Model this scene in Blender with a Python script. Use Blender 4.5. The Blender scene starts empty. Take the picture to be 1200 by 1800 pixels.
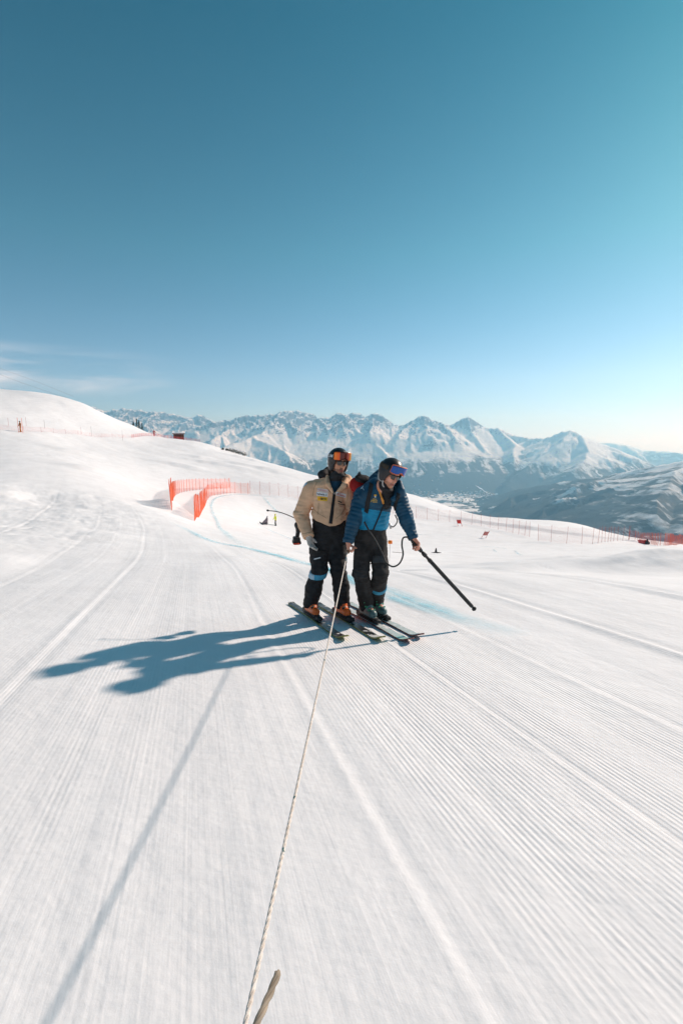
import bpy, bmesh, math, random
import numpy as np
from mathutils import Vector, Matrix, Quaternion, noise as mnoise
from mathutils.bvhtree import BVHTree

S = bpy.context.scene
COL = S.collection
rnd = random.Random(7)

# ------------------------------------------------------------------ camera
CAMZ = 1.35
PITCH = math.atan(125 / 800)
camd = bpy.data.cameras.new('camera')
camd.sensor_fit = 'VERTICAL'
camd.sensor_height = 36.0
camd.sensor_width = 24.0
camd.lens = 16.0
camd.clip_start = 0.05
camd.clip_end = 60000
camo = bpy.data.objects.new('camera', camd)
COL.objects.link(camo)
camo.location = (0, 0, CAMZ)
camo.rotation_euler = (math.pi / 2 - PITCH, 0, 0)
S.camera = camo

# ------------------------------------------------------------------ sun + sky
SUN_AZ = math.radians(54)
SUN_EL = math.radians(31)
SUN_DIR = Vector((math.sin(SUN_AZ) * math.cos(SUN_EL), math.cos(SUN_AZ) * math.cos(SUN_EL), math.sin(SUN_EL)))
sund = bpy.data.lights.new('sun', 'SUN')
sund.energy = 3.1
sund.angle = math.radians(1.6)
sund.color = (1.0, 0.87, 0.78)
suno = bpy.data.objects.new('sun', sund)
COL.objects.link(suno)
suno.rotation_euler = SUN_DIR.to_track_quat('Z', 'Y').to_euler()

W = bpy.data.worlds.new('World')
S.world = W
W.use_nodes = True
wt = W.node_tree
wt.nodes.clear()
def wn(t, **k):
    n = wt.nodes.new(t)
    for a, b in k.items():
        setattr(n, a, b)
    return n
sky = wn('ShaderNodeTexSky', sky_type='NISHITA', sun_disc=False, sun_elevation=SUN_EL, sun_rotation=SUN_AZ,
         altitude=2700, air_density=1.0, dust_density=2.6, ozone_density=2.5)
tint = wn('ShaderNodeMix', data_type='RGBA', blend_type='MULTIPLY')
tint.inputs[0].default_value = 1.0
tcol = wn('ShaderNodeValToRGB')
cr = tcol.color_ramp
cr.elements[0].position = 0.0
cr.elements[0].color = (0.34, 0.40, 0.50, 1)
cr.elements[1].position = 1.0
cr.elements[1].color = (0.03, 0.33, 0.30, 1)
for p_, c_ in ((0.12, (0.46, 0.54, 0.54, 1)), (0.35, (0.25, 0.53, 0.44, 1)), (0.62, (0.04, 0.36, 0.32, 1))):
    e_ = cr.elements.new(p_)
    e_.color = c_
wt.links.new(sky.outputs[0], tint.inputs[6])
# thin wisps of cloud low over the left hill
geo = wn('ShaderNodeTexCoord')
sep = wn('ShaderNodeSeparateXYZ')
wt.links.new(geo.outputs['Generated'], sep.inputs[0])
wt.links.new(sep.outputs[2], tcol.inputs[0])
wt.links.new(tcol.outputs[0], tint.inputs[7])
mp = wn('ShaderNodeMapping')
mp.inputs['Scale'].default_value = (2.0, 2.0, 13.0)
mp.inputs['Rotation'].default_value = (0.0, 0.10, 0)
wt.links.new(geo.outputs['Generated'], mp.inputs[0])
nz = wn('ShaderNodeTexNoise')
nz.inputs['Scale'].default_value = 1.7
nz.inputs['Detail'].default_value = 7
nz.inputs['Roughness'].default_value = 0.55
nz.inputs['Distortion'].default_value = 0.5
wt.links.new(mp.outputs[0], nz.inputs[0])
ramp = wn('ShaderNodeMapRange', interpolation_type='SMOOTHSTEP')
ramp.inputs[1].default_value = 0.40
ramp.inputs[2].default_value = 0.80
wt.links.new(nz.outputs[0], ramp.inputs[0])
def wmath(op, a, b=None):
    n = wn('ShaderNodeMath', operation=op)
    for i, v in enumerate((a, b)):
        if v is None:
            continue
        if isinstance(v, (int, float)):
            n.inputs[i].default_value = v
        else:
            wt.links.new(v, n.inputs[i])
    return n.outputs[0]
def wrange(v, a, b):
    n = wn('ShaderNodeMapRange', interpolation_type='SMOOTHSTEP')
    n.inputs[1].default_value = a
    n.inputs[2].default_value = b
    wt.links.new(v, n.inputs[0])
    return n.outputs[0]
band = wmath('MULTIPLY', wrange(sep.outputs[2], 0.075, 0.115), wrange(sep.outputs[2], 0.175, 0.13))
side = wrange(sep.outputs[0], -0.30, -0.50)
cl = wmath('MULTIPLY', wmath('MULTIPLY', ramp.outputs[0], band), side)
cl = wmath('MULTIPLY', cl, 0.9)
cm = wn('ShaderNodeMix', data_type='RGBA')
cm.inputs[7].default_value = (6.0, 5.9, 6.1, 1)
wt.links.new(cl, cm.inputs[0])
wt.links.new(tint.outputs[2], cm.inputs[6])
bg = wn('ShaderNodeBackground')
bg.inputs[1].default_value = 0.14
wt.links.new(cm.outputs[2], bg.inputs[0])
wo = wn('ShaderNodeOutputWorld')
wt.links.new(bg.outputs[0], wo.inputs[0])

vs = S.view_settings
vs.view_transform = 'Standard'
vs.look = 'None'
vs.exposure = 0.6
vs.gamma = 1.0
vs.use_curve_mapping = False
S.render.engine = 'CYCLES'
try:
    S.cycles.use_denoising = True
    S.cycles.denoiser = 'OPENIMAGEDENOISE'
except Exception:
    pass
S.cycles.max_bounces = 6
S.cycles.diffuse_bounces = 4
S.cycles.transparent_max_bounces = 24
S.cycles.volume_bounces = 2
S.cycles.caustics_reflective = False
S.cycles.caustics_refractive = False

# ------------------------------------------------------------------ helpers
cP, sP = math.cos(PITCH), math.sin(PITCH)
def ray(px, py):
    """direction through a point of the 1200 x 1800 frame"""
    cx = (px - 600) / 800
    cy = (900 - py) / 800
    return Vector((cx, cP + cy * sP, -sP + cy * cP))
def atY(px, py, Y):
    d = ray(px, py)
    t = Y / d.y
    return Vector((d.x * t, Y, CAMZ + d.z * t))
def atD(px, py, D):
    d = ray(px, py)
    t = D / math.hypot(d.x, d.y)
    return Vector((d.x * t, d.y * t, CAMZ + d.z * t))
def azel(px, py):
    d = ray(px, py)
    return math.atan2(d.x, d.y), d.z / math.hypot(d.x, d.y)

def hash2(ix, iy, seed):
    n = (ix.astype(np.int64) * 374761393 + iy.astype(np.int64) * 668265263 + seed * 1442695041) & 0xFFFFFFFF
    n = ((n ^ (n >> 13)) * 1274126177) & 0xFFFFFFFF
    n = n ^ (n >> 16)
    return (n & 0xFFFFFF) / float(0xFFFFFF)
def vnoise(x, y, seed=0):
    ix = np.floor(x); iy = np.floor(y)
    fx = x - ix; fy = y - iy
    fx = fx * fx * fx * (fx * (fx * 6 - 15) + 10); fy = fy * fy * fy * (fy * (fy * 6 - 15) + 10)
    a = hash2(ix, iy, seed); b = hash2(ix + 1, iy, seed)
    c = hash2(ix, iy + 1, seed); d = hash2(ix + 1, iy + 1, seed)
    return (a + (b - a) * fx) * (1 - fy) + (c + (d - c) * fx) * fy
def fbm(x, y, oct=4, seed=0, gain=0.5):
    v = 0; a = 1; t = 0
    for o in range(oct):
        v = v + a * (vnoise(x * 1.0 + 17.3 * o, y + 9.1 * o, seed + o) - 0.5)
        t += a; a *= gain; x = x * 2.03; y = y * 2.03
    return v / t
def sstep(a, b, x):
    t = np.clip((x - a) / (b - a), 0, 1)
    return t * t * (3 - 2 * t)

def mesh_from(name, V, F=None, quads=None):
    """V (n,3) array; quads (m,4) or F list"""
    me = bpy.data.meshes.new(name)
    if quads is not None:
        V = np.asarray(V, np.float32).reshape(-1, 3)
        q = np.asarray(quads, np.int32)
        me.vertices.add(len(V)); me.vertices.foreach_set('co', V.ravel())
        me.loops.add(q.size); me.loops.foreach_set('vertex_index', q.ravel())
        me.polygons.add(len(q))
        me.polygons.foreach_set('loop_start', np.arange(len(q), dtype=np.int32) * q.shape[1])
        me.polygons.foreach_set('loop_total', np.full(len(q), q.shape[1], np.int32))
        me.update(calc_edges=True)
        me.validate()
    else:
        me.from_pydata([tuple(v) for v in V], [], [tuple(f) for f in F])
        me.update()
    return me
def smooth(me, on=True):
    me.polygons.foreach_set('use_smooth', np.full(len(me.polygons), on, bool))
def link(name, me, mat=None, parent=None):
    o = bpy.data.objects.new(name, me)
    COL.objects.link(o)
    if mat is not None:
        if isinstance(mat, (list, tuple)):
            for m in mat:
                me.materials.append(m)
        else:
            me.materials.append(mat)
    if parent is not None:
        o.parent = parent
        o.matrix_parent_inverse = parent.matrix_basis.inverted()
    return o
def empty(name, loc=(0, 0, 0)):
    o = bpy.data.objects.new(name, None)
    o.empty_display_size = 0.2
    COL.objects.link(o)
    o.location = loc
    return o
def tag(o, label, cat, group=None, kind=None):
    o['label'] = label
    if cat:
        o['category'] = cat
    if group:
        o['group'] = group
    if kind:
        o['kind'] = kind
    return o
def struct(o, label=None):
    o['kind'] = 'structure'
    if label:
        o['label'] = label
    return o

class NT:
    """small node-material builder"""
    def __init__(self, name):
        self.m = bpy.data.materials.new(name)
        self.m.use_nodes = True
        self.t = self.m.node_tree
        self.t.nodes.clear()
        self.out = self.t.nodes.new('ShaderNodeOutputMaterial')
    def n(self, t, **k):
        n = self.t.nodes.new(t)
        for a, b in k.items():
            setattr(n, a, b)
        return n
    def l(self, a, b):
        self.t.links.new(a, b)
    def put(self, sock, v):
        if isinstance(v, (int, float)):
            sock.default_value = v
        elif isinstance(v, (tuple, list)):
            sock.default_value = tuple(v) + ((1,) if len(v) == 3 and len(sock.default_value) == 4 else ())
        else:
            self.l(v, sock)
    def math(self, op, a, b=None, c=None):
        n = self.n('ShaderNodeMath', operation=op)
        for i, v in enumerate((a, b, c)):
            if v is not None:
                self.put(n.inputs[i], v)
        return n.outputs[0]
    def rng(self, v, a, b, c=0.0, d=1.0, s=True):
        n = self.n('ShaderNodeMapRange', interpolation_type='SMOOTHSTEP' if s else 'LINEAR')
        self.put(n.inputs[0], v)
        for i, x in enumerate((a, b, c, d)):
            n.inputs[1 + i].default_value = x
        return n.outputs[0]
    def mix(self, f, a, b, blend='MIX'):
        n = self.n('ShaderNodeMix', data_type='RGBA', blend_type=blend)
        self.put(n.inputs[0], f); self.put(n.inputs[6], a); self.put(n.inputs[7], b)
        return n.outputs[2]
    def noise(self, vec, scale, detail=3, rough=0.5, dist=0.0):
        n = self.n('ShaderNodeTexNoise')
        n.inputs['Scale'].default_value = scale
        n.inputs['Detail'].default_value = detail
        n.inputs['Roughness'].default_value = rough
        n.inputs['Distortion'].default_value = dist
        if vec is not None:
            self.l(vec, n.inputs['Vector'])
        return n.outputs['Fac']
    def mapping(self, vec, scale=(1, 1, 1), rot=(0, 0, 0), loc=(0, 0, 0)):
        n = self.n('ShaderNodeMapping')
        n.inputs['Scale'].default_value = scale
        n.inputs['Rotation'].default_value = rot
        n.inputs['Location'].default_value = loc
        self.l(vec, n.inputs[0])
        return n.outputs[0]
    def bump(self, h, strength=0.5, dist=0.01, normal=None):
        n = self.n('ShaderNodeBump')
        n.inputs['Strength'].default_value = strength
        n.inputs['Distance'].default_value = dist
        self.l(h, n.inputs['Height'])
        if normal is not None:
            self.l(normal, n.inputs['Normal'])
        return n.outputs[0]
    def pbr(self, color=(0.5, 0.5, 0.5), rough=0.6, metal=0.0, normal=None, spec=0.5, **k):
        b = self.n('ShaderNodeBsdfPrincipled')
        self.put(b.inputs['Base Color'], color)
        self.put(b.inputs['Roughness'], rough)
        self.put(b.inputs['Metallic'], metal)
        self.put(b.inputs['Specular IOR Level'], spec)
        for a, v in k.items():
            self.put(b.inputs[a.replace('_', ' ')], v)
        if normal is not None:
            self.l(normal, b.inputs['Normal'])
        return b
    def done(self, sh):
        self.l(sh.outputs[0] if hasattr(sh, 'outputs') else sh, self.out.inputs['Surface'])
        return self.m
def cloth(name, color, scale=60, var=0.25, rough=0.85, bump=0.25, sheen=0.0):
    t = NT(name)
    tc = t.n('ShaderNodeTexCoord').outputs['Object']
    a = t.noise(tc, 9, 4, 0.6)
    b = t.noise(tc, scale, 3, 0.6)
    col = t.mix(t.rng(a, 0.3, 0.7), tuple(c * (1 - var) for c in color), tuple(min(1, c * (1 + var)) for c in color))
    nm = t.bump(b, bump, 0.004)
    return t.done(t.pbr(col, rough, 0, nm, 0.25, Sheen_Weight=sheen))
def plain(name, color, rough=0.5, metal=0.0, var=0.12, spec=0.5, coat=0.0):
    t = NT(name)
    tc = t.n('ShaderNodeTexCoord').outputs['Object']
    a = t.noise(tc, 14, 4, 0.6)
    col = t.mix(t.rng(a, 0.3, 0.7), tuple(c * (1 - var) for c in color), tuple(min(1, c * (1 + var)) for c in color))
    r = t.rng(t.noise(tc, 40, 3), 0.3, 0.7, max(0.02, rough - 0.08), min(1, rough + 0.08))
    return t.done(t.pbr(col, r, metal, None, spec, Coat_Weight=coat))
# ------------------------------------------------------------------ near snow terrain
SL = 0.13                                   # the groomed piste falls away from the viewer at 13 %
CTRL = []
def cp(px, py, D):
    a, e = azel(px, py)
    CTRL.append((a, math.log(D), -(CAMZ + D * e) / D))
for a in range(-180, 181, 30):
    ar = math.radians(a)
    for D in (1.0, 3.0, 8.0):
        CTRL.append((ar, math.log(D), SL * math.cos(ar)))
for a in (-180, -140, -100, 100, 140, 180):
    ar = math.radians(a)
    for D in (30, 120, 500):
        CTRL.append((ar, math.log(D), SL * math.cos(ar) * 0.7 + (0.03 if a > 0 else -0.03)))
# left hillside
for px, lst in {
    -500: [(1010, 12), (905, 30), (770, 95), (640, 180), (700, 420)],
    -150: [(1000, 12), (880, 35), (765, 95), (668, 175), (720, 420)],
    0:    [(980, 12), (865, 34), (800, 60), (757, 97), (686, 172), (740, 420)],
    60:   [(990, 11.5), (880, 33), (760, 102), (691, 168), (745, 420)],
    150:  [(985, 11.5), (875, 34), (825, 55), (766, 118), (714, 162), (755, 330)],
    215:  [(985, 11.5), (880, 35), (770, 130), (749, 157), (757, 325), (800, 520)],
    300:  [(985, 11), (905, 30), (890, 42), (862, 62), (774, 152), (776, 172), (830, 330), (900, 600)],
    345:  [(985, 11), (920, 33), (895, 45), (868, 64), (777, 160), (830, 300), (910, 600)],
    420:  [(980, 11), (945, 20), (915, 46), (880, 66), (868, 74), (800, 160), (850, 280), (930, 600)],
    485:  [(985, 10.8), (950, 25), (924, 55), (905, 64), (872, 76), (816, 155), (860, 260), (950, 600)],
    560:  [(995, 10.5), (960, 30), (930, 55), (884, 78), (837, 145), (880, 250), (970, 600)],
    680:  [(1010, 9.8), (970, 32), (940, 56), (903, 80), (857, 128), (900, 220), (990, 600)],
    760:  [(1012, 9.8), (985, 26), (950, 55), (916, 80), (882, 125), (920, 220), (1000, 600)],
    840:  [(1012, 9.8), (992, 18), (955, 55), (925, 80), (907, 130), (935, 220), (1010, 600)],
    930:  [(1016, 9.6), (1000, 12), (965, 50), (945, 68), (914, 132), (940, 210), (1020, 600)],
    1000: [(1020, 9.4), (1000, 13), (970, 48), (950, 66), (919, 135), (950, 210), (1030, 600)],
    1090: [(1026, 9.3), (1000, 14), (964, 55), (955, 70), (943, 115), (985, 210), (1060, 600)],
    1200: [(1030, 9.2), (1000, 14), (972, 40), (960, 62), (962, 80), (1010, 200), (1090, 600)],
    1500: [(1050, 9.2), (1020, 14), (990, 40), (985, 70), (1040, 200), (1120, 600)],
}.items():
    for py, D in lst:
        cp(px, py, D)
CT = np.array(CTRL)
KA = 2.2
def _phi(r2):
    return 0.5 * r2 * np.log(r2 + 1e-12)
_X = np.stack([CT[:, 0] * KA, CT[:, 1]], 1)
_n = len(_X)
_A = _phi(((_X[:, None] - _X[None]) ** 2).sum(-1)) + np.eye(_n) * 2e-3
_P = np.concatenate([np.ones((_n, 1)), _X], 1)
_M = np.block([[_A, _P], [_P.T, np.zeros((3, 3))]])
_w = np.linalg.solve(_M, np.concatenate([CT[:, 2], np.zeros(3)]))
def slope_field(az, lD):
    out = np.zeros(az.shape)
    fa = az.ravel() * KA; fl = lD.ravel(); o = out.ravel()
    for i in range(0, fa.size, 40000):
        x = np.stack([fa[i:i + 40000], fl[i:i + 40000]], 1)
        r2 = ((x[:, None] - _X[None]) ** 2).sum(-1)
        o[i:i + 40000] = _phi(r2) @ _w[:_n] + _w[_n] + x @ _w[_n + 1:]
    return o.reshape(az.shape)

PD = math.radians(-18)                       # direction in which the groomer drove
pdx, pdy = math.sin(PD), math.cos(PD)
def piste_uv(x, y):
    v = x * pdx + y * pdy
    u = x * pdy - y * pdx
    far = np.maximum(v - 9, 0)
    u = u + 0.0075 * far ** 2 * np.exp(-far / 60)
    return u, v
BERM = [atY(*p) for p in ((820, 1006, 10.5), (930, 1000, 11.2), (1040, 1002, 11.2), (1200, 1012, 11.0), (1500, 1040, 10.6))]
def seg_dist(x, y, pts):
    best = np.full(x.shape, 1e9); tt = np.zeros(x.shape)
    L = 0; T = sum((Vector(pts[i + 1][:2]) - Vector(pts[i][:2])).length for i in range(len(pts) - 1))
    for i in range(len(pts) - 1):
        ax, ay = pts[i][0], pts[i][1]; bx, by = pts[i + 1][0], pts[i + 1][1]
        dx, dy = bx - ax, by - ay; l = math.hypot(dx, dy)
        t = np.clip(((x - ax) * dx + (y - ay) * dy) / (l * l), 0, 1)
        d = np.hypot(x - ax - t * dx, y - ay - t * dy)
        m = d < best
        best = np.where(m, d, best); tt = np.where(m, (L + t * l) / T, tt)
        L += l
    return best, tt
def height(x, y, detail=True):
    x = np.asarray(x, float); y = np.asarray(y, float)
    D = np.hypot(x, y) + 1e-6
    az = np.arctan2(x, y)
    plane = SL * np.cos(az)
    s = slope_field(az, np.log(np.maximum(D, 0.9)))
    b = sstep(7.0, 11.5, D)
    z = -D * (plane * (1 - b) + s * b)
    if detail:
        u, v = piste_uv(x, y)
        # long soft undulations that run with the piste near by, drifts further out
        z = z + 0.035 * fbm(u * 0.55, v * 0.05, 3, 3) * sstep(3, 9, D) * (1 - sstep(30, 60, D)) * 2
        z = z + 0.014 * fbm(u * 2.2, v * 0.12, 3, 13)
        # groomer pass edges: low ridges of spilled snow
        for uu, h, w in ((-3.05, .006, .04), (-2.2, .003, .03), (-1.35, .007, .04), (-0.72, .002, .03), (0.62, .0035, .03), (1.68, .008, .02), (2.62, .006, .025), (3.9, .02, .06), (-5.6, .02, .06), (6.3, .03, .1)):
            wob = 0.10 * (vnoise(v * 0.25, v * 0 + uu, 5) - 0.5)
            z = z + h * np.exp(-((u - uu - wob) / w) ** 2) * (0.2 + 1.1 * vnoise(v * 0.9, v * 0 + uu, 6)) * (1 - sstep(25, 45, D))
            z = z - 0.7 * h * np.exp(-((u - uu - wob - 1.9 * w) / (1.2 * w)) ** 2) * (1 - sstep(25, 45, D))
        # bank on the right, its face turned away from the sun
        bd, bt = seg_dist(x, y, BERM)
        hb = 0.08 + 0.50 * sstep(0.0, 0.55, bt)
        near = y < np.interp(x, [p.x for p in BERM], [p.y for p in BERM])
        z = z + hb * np.exp(-(bd / np.where(near, 0.85, 3.0)) ** 2) * (0.85 + 0.7 * fbm(x * 0.5, y * 1.6, 3, 21))
        # ungroomed crust on the left and around the hill
        left = sstep(-0.30, -0.52, az) * sstep(9, 18, D)
        rough = np.abs(fbm(x * 0.4, y * 0.4, 5, 31, 0.55))
        patch = sstep(0.02, 0.22, fbm(x * 0.05, y * 0.05, 3, 41) + 0.12)
        z = z + left * (0.4 * rough * patch * (1 - sstep(60, 85, D)) + 0.12 * fbm(x * 0.3, y * 0.3, 4, 33))
        hill = sstep(60, 90, D) * (1 - sstep(300, 420, D))
        z = z + hill * (1.5 * fbm(x * 0.035, y * 0.035, 4, 51) + 0.35 * fbm(x * 0.16, y * 0.16, 3, 55))
        # wind lips whose lee sides lie in shade
        for lx, ly, lD, lw, lh in LIPS:
            p = LIPC[(lx, ly, lD)]
            c, sn = p[2]
            rx = (x - p[0]) * c + (y - p[1]) * sn
            ry = -(x - p[0]) * sn + (y - p[1]) * c
            z = z + lh * np.exp(-(rx / lw) ** 2) * np.where(ry < 0, np.exp(-(ry / (lh * 1.1)) ** 2), np.exp(-(ry / (lh * 7)) ** 2))
        right = sstep(0.02, 0.12, az) * sstep(14, 24, D) * (1 - sstep(90, 120, D))
        z = z + right * 0.35 * fbm(u * 0.10, v * 0.35, 4, 61)
        mound = atD(300, 892, 37)
        z = z + 0.9 * np.exp(-(((x - mound.x) / 1.6) ** 2 + ((y - mound.y) / 1.3) ** 2))
    return z
LIPS = [(133, 797, 78, 3.2, .55), (158, 838, 54, 2.4, .5), (348, 806, 112, 3.4, .6), (320, 838, 92, 6.5, .55), (95, 792, 82, 2.4, .35),
        (385, 832, 104, 8, .45), (460, 843, 108, 10, .6), (490, 852, 104, 6, .5), (740, 893, 96, 8, .5), (905, 938, 84, 18, .6), (430, 820, 130, 9, .5)]
LIPC = {}
for lx, ly, lD, lw, lh in LIPS:
    q = atD(lx, ly, lD)
    an = math.atan2(q.x, q.y) * -1 + (-0.35 if lx > 200 else 0.0)
    LIPC[(lx, ly, lD)] = (q.x, q.y, (math.cos(an), math.sin(an)))

def ground(x, y):
    return float(height(np.array([x]), np.array([y]))[0])
def on_ground(px, py, lo=1.5, hi=400, lift=0.0):
    """first point where the ray through the picture point meets the snow"""
    d = ray(px, py)
    h = math.hypot(d.x, d.y)
    ts = np.exp(np.linspace(math.log(lo), math.log(hi), 900)) / h
    zz = height(d.x * ts, d.y * ts) + lift
    below = (CAMZ + d.z * ts) <= zz
    i = int(np.argmax(below)) if below.any() else len(ts) - 1
    t = ts[i]
    if i > 0:
        t0, t1 = ts[i - 1], ts[i]
        g = np.linspace(t0, t1, 24)
        zz = height(d.x * g, d.y * g) + lift
        bb = (CAMZ + d.z * g) <= zz
        t = g[int(np.argmax(bb))] if bb.any() else t1
    return Vector((d.x * t, d.y * t, ground(d.x * t, d.y * t)))

azs = np.concatenate([np.radians(np.linspace(-180, -52, 70))[:-1], np.radians(np.linspace(-52, 52, 760)), np.radians(np.linspace(52, 180, 70))[1:]])
Ds = np.concatenate([[0.02, 0.25, 0.5], np.exp(np.linspace(math.log(0.8), math.log(640), 560))])
AZ, DD = np.meshgrid(azs, Ds)
X = DD * np.sin(AZ); Y = DD * np.cos(AZ)
Z = height(X, Y)
Z[-1] -= 60
nr, nc = AZ.shape
idx = np.arange(nr * nc).reshape(nr, nc)
q = np.stack([idx[:-1, :-1], idx[:-1, 1:], idx[1:, 1:], idx[1:, :-1]], -1).reshape(-1, 4)
q = q[:, ::-1]
snow_me = mesh_from('snow_slope', np.stack([X, Y, Z], -1).reshape(-1, 3), quads=q)
smooth(snow_me)
U, Vv = piste_uv(X, Y)
groom = (1 - sstep(24, 48, DD)) * (1 - sstep(0.0, 0.5, 1.4 - seg_dist(X, Y, BERM)[0])) * (1 - sstep(6.2, 8.2, U)) * (1 - 0.85 * sstep(-7.6, -9.0, U))
at = snow_me.attributes.new('piste', 'FLOAT_VECTOR', 'POINT')
at.data.foreach_set('vector', np.stack([U, Vv, groom], -1).astype(np.float32).ravel())

t = NT('groomed_snow')
ga = t.n('ShaderNodeAttribute', attribute_name='piste').outputs['Vector']
sp = t.n('ShaderNodeSeparateXYZ'); t.l(ga, sp.inputs[0])
u_, v_, g_ = sp.outputs[0], sp.outputs[1], sp.outputs[2]
cu = t.n('ShaderNodeCombineXYZ'); t.l(u_, cu.inputs[0])
t.l(t.math('MULTIPLY', v_, 0.014), cu.inputs[1])
streak = t.noise(cu.outputs[0], 5.0, 5, 0.62)                # worn lanes that run with the piste
lane = t.noise(cu.outputs[0], 0.9, 3, 0.5)
wob = t.math('MULTIPLY', t.noise(cu.outputs[0], 1.5, 2), 0.02)
ph = t.math('MULTIPLY', t.math('ADD', u_, wob), 2 * math.pi / 0.0275)
rib = t.math('SINE', ph)
rib = t.math('ABSOLUTE', t.math('MULTIPLY_ADD', rib, 0.5, 0.5))
crisp = t.rng(lane, 0.42, 0.62, 0.03, 0.38)
band = t.math('MULTIPLY', t.rng(u_, 0.55, 1.2), t.rng(u_, 3.1, 2.55))
crisp = t.math('MAXIMUM', crisp, t.math('MULTIPLY', band, 1.0))
lband = t.math('MULTIPLY', t.math('MULTIPLY', t.rng(u_, -1.7, -2.5), t.rng(u_, -7.0, -6.0)), t.rng(v_, 2.5, 5.0))
crisp = t.math('MAXIMUM', crisp, t.math('MULTIPLY', lband, 0.75))
crisp = t.math('MULTIPLY', crisp, t.rng(t.noise(cu.outputs[0], 3.0, 4, 0.6), 0.32, 0.62, 0.2, 1.0))
brk = t.noise(t.n('ShaderNodeNewGeometry').outputs['Position'], 2.6, 5, 0.62)
crisp = t.math('MULTIPLY', crisp, t.rng(brk, 0.30, 0.55, 0.35, 1.0))
crisp = t.math('MULTIPLY', crisp, t.rng(v_, 0.2, 2.2, 0.35, 1.0))
ribh = t.math('MULTIPLY', t.math('MULTIPLY', rib, crisp), g_)
n1 = t.bump(ribh, 0.5, 0.0058)
st2 = t.math('MULTIPLY', streak, g_)
n2 = t.bump(st2, 0.26, 0.03, n1)
gp = t.n('ShaderNodeNewGeometry').outputs['Position']
n3 = t.bump(t.noise(gp, 18, 5, 0.65), 0.13, 0.02, n2)
n4 = t.bump(t.noise(gp, 1.3, 5, 0.6), 0.25, 0.12, n3)
col = t.mix(t.rng(t.noise(gp, 0.7, 4), 0.35, 0.65), (0.865, 0.855, 0.86), (0.915, 0.905, 0.91))
SNOW = t.done(t.pbr(col, 0.75, 0, n4, 0.25))
snow = struct(link('snow_slope', snow_me, SNOW))

# ------------------------------------------------------------------ far mountains
def mpt(px, py, D):
    p = atD(px, py, D)
    return (p.x, p.y, p.z)
MAIN = [
    [(-500, 690, 12500), (-200, 700, 13000), (60, 712, 13500), (150, 713, 13000), (168, 717, 13000), (185, 722, 13000), (215, 716, 12800), (240, 718, 12800), (262, 723, 12600), (280, 720, 12600),
     (300, 726, 12500), (330, 733, 12300), (352, 728, 12200), (372, 739, 12000), (400, 748, 11500)],
    [(300, 772, 10200), (330, 755, 10300), (372, 741, 10400), (400, 737, 10500), (425, 730, 10500), (450, 728, 10500), (464, 725, 10500), (480, 730, 10500), (497, 722, 10500), (523, 720, 10500),
     (545, 725, 10500), (562, 735, 10400)],
    [(556, 735, 10300), (575, 733, 10100), (593, 726, 10000), (611, 726, 10000), (633, 726, 10000), (640, 732, 10000), (652, 725, 10000), (666, 727, 9900), (681, 742, 9900), (696, 748, 9800),
     (725, 740, 9600), (736, 731, 9600), (747, 729, 9600), (758, 737, 9700), (782, 745, 9900), (797, 747, 10000), (819, 732, 10000), (836, 745, 10000), (853, 750, 9900), (873, 752, 9800),
     (897, 763, 9600), (931, 770, 9300)],
    [(931, 770, 9300), (957, 769, 9100), (979, 761, 9000), (1001, 754, 8900), (1018, 763, 8800), (1040, 774, 8700), (1070, 793, 8600), (1110, 815, 8500)],
    [(1000, 790, 15500), (1040, 779, 15500), (1057, 778, 15500), (1079, 778, 15000), (1105, 782, 15000), (1131, 791, 15000), (1148, 792, 14500), (1174, 793, 14500), (1200, 797, 14000), (1300, 790, 14000), (1600, 770, 13500)],
]
SPURS = [
    [(497, 722, 10500), (480, 750, 9500), (445, 768, 8600), (390, 790, 7900), (330, 820, 7200)],
    [(450, 768, 8600), (500, 790, 7900), (520, 830, 7000)],
    [(611, 726, 10000), (625, 752, 9300), (640, 770, 8600), (600, 806, 7900), (555, 845, 7000)],
    [(640, 770, 8600), (680, 800, 7900), (665, 850, 7000)],
    [(745, 729, 9600), (735, 760, 8900), (725, 790, 8200), (735, 835, 7400)],
    [(819, 732, 10000), (835, 765, 9200), (860, 800, 8400), (825, 845, 7300)],
    [(1001, 754, 8900), (975, 785, 8200), (935, 815, 7600), (890, 850, 6900)],
    [(1018, 763, 8800), (1030, 795, 7900), (1010, 825, 7000)],
    [(700, 752, 9800), (690, 775, 9000), (640, 790, 8400)],
    [(875, 752, 9800), (905, 780, 8900), (900, 810, 8000)],
]
FRONT = [
    [(1700, 760, 4200), (1400, 780, 4300), (1260, 796, 4400), (1200, 806, 4500), (1150, 818, 4600), (1100, 826, 4700), (1050, 836, 4900), (985, 846, 5200), (925, 856, 5600), (870, 868, 6000), (800, 884, 6300), (720, 902, 6500)],
    [(1200, 806, 4500), (1170, 850, 3600), (1140, 905, 2900)],
    [(1330, 790, 4300), (1330, 860, 3100), (1290, 930, 2400)],
    [(1050, 836, 4900), (1010, 876, 4100), (975, 920, 3500)],
    [(900, 862, 5800), (860, 892, 5000)],
]
FLOOR = -760.0
azm = np.concatenate([np.radians(np.linspace(-85, -47, 70))[:-1], np.radians(np.linspace(-47, 47, 900)), np.radians(np.linspace(47, 85, 70))[1:]])
Dm = np.exp(np.linspace(math.log(900), math.log(17500), 440))
AZ, DD = np.meshgrid(azm, Dm)
X = DD * np.sin(AZ); Y = DD * np.cos(AZ)
wx = X + 260 * fbm(X / 900, Y / 900, 4, 71) + 70 * fbm(X / 200, Y / 200, 3, 72)
wy = Y + 260 * fbm(X / 900, Y / 900, 4, 81) + 70 * fbm(X / 200, Y / 200, 3, 82)
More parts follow.
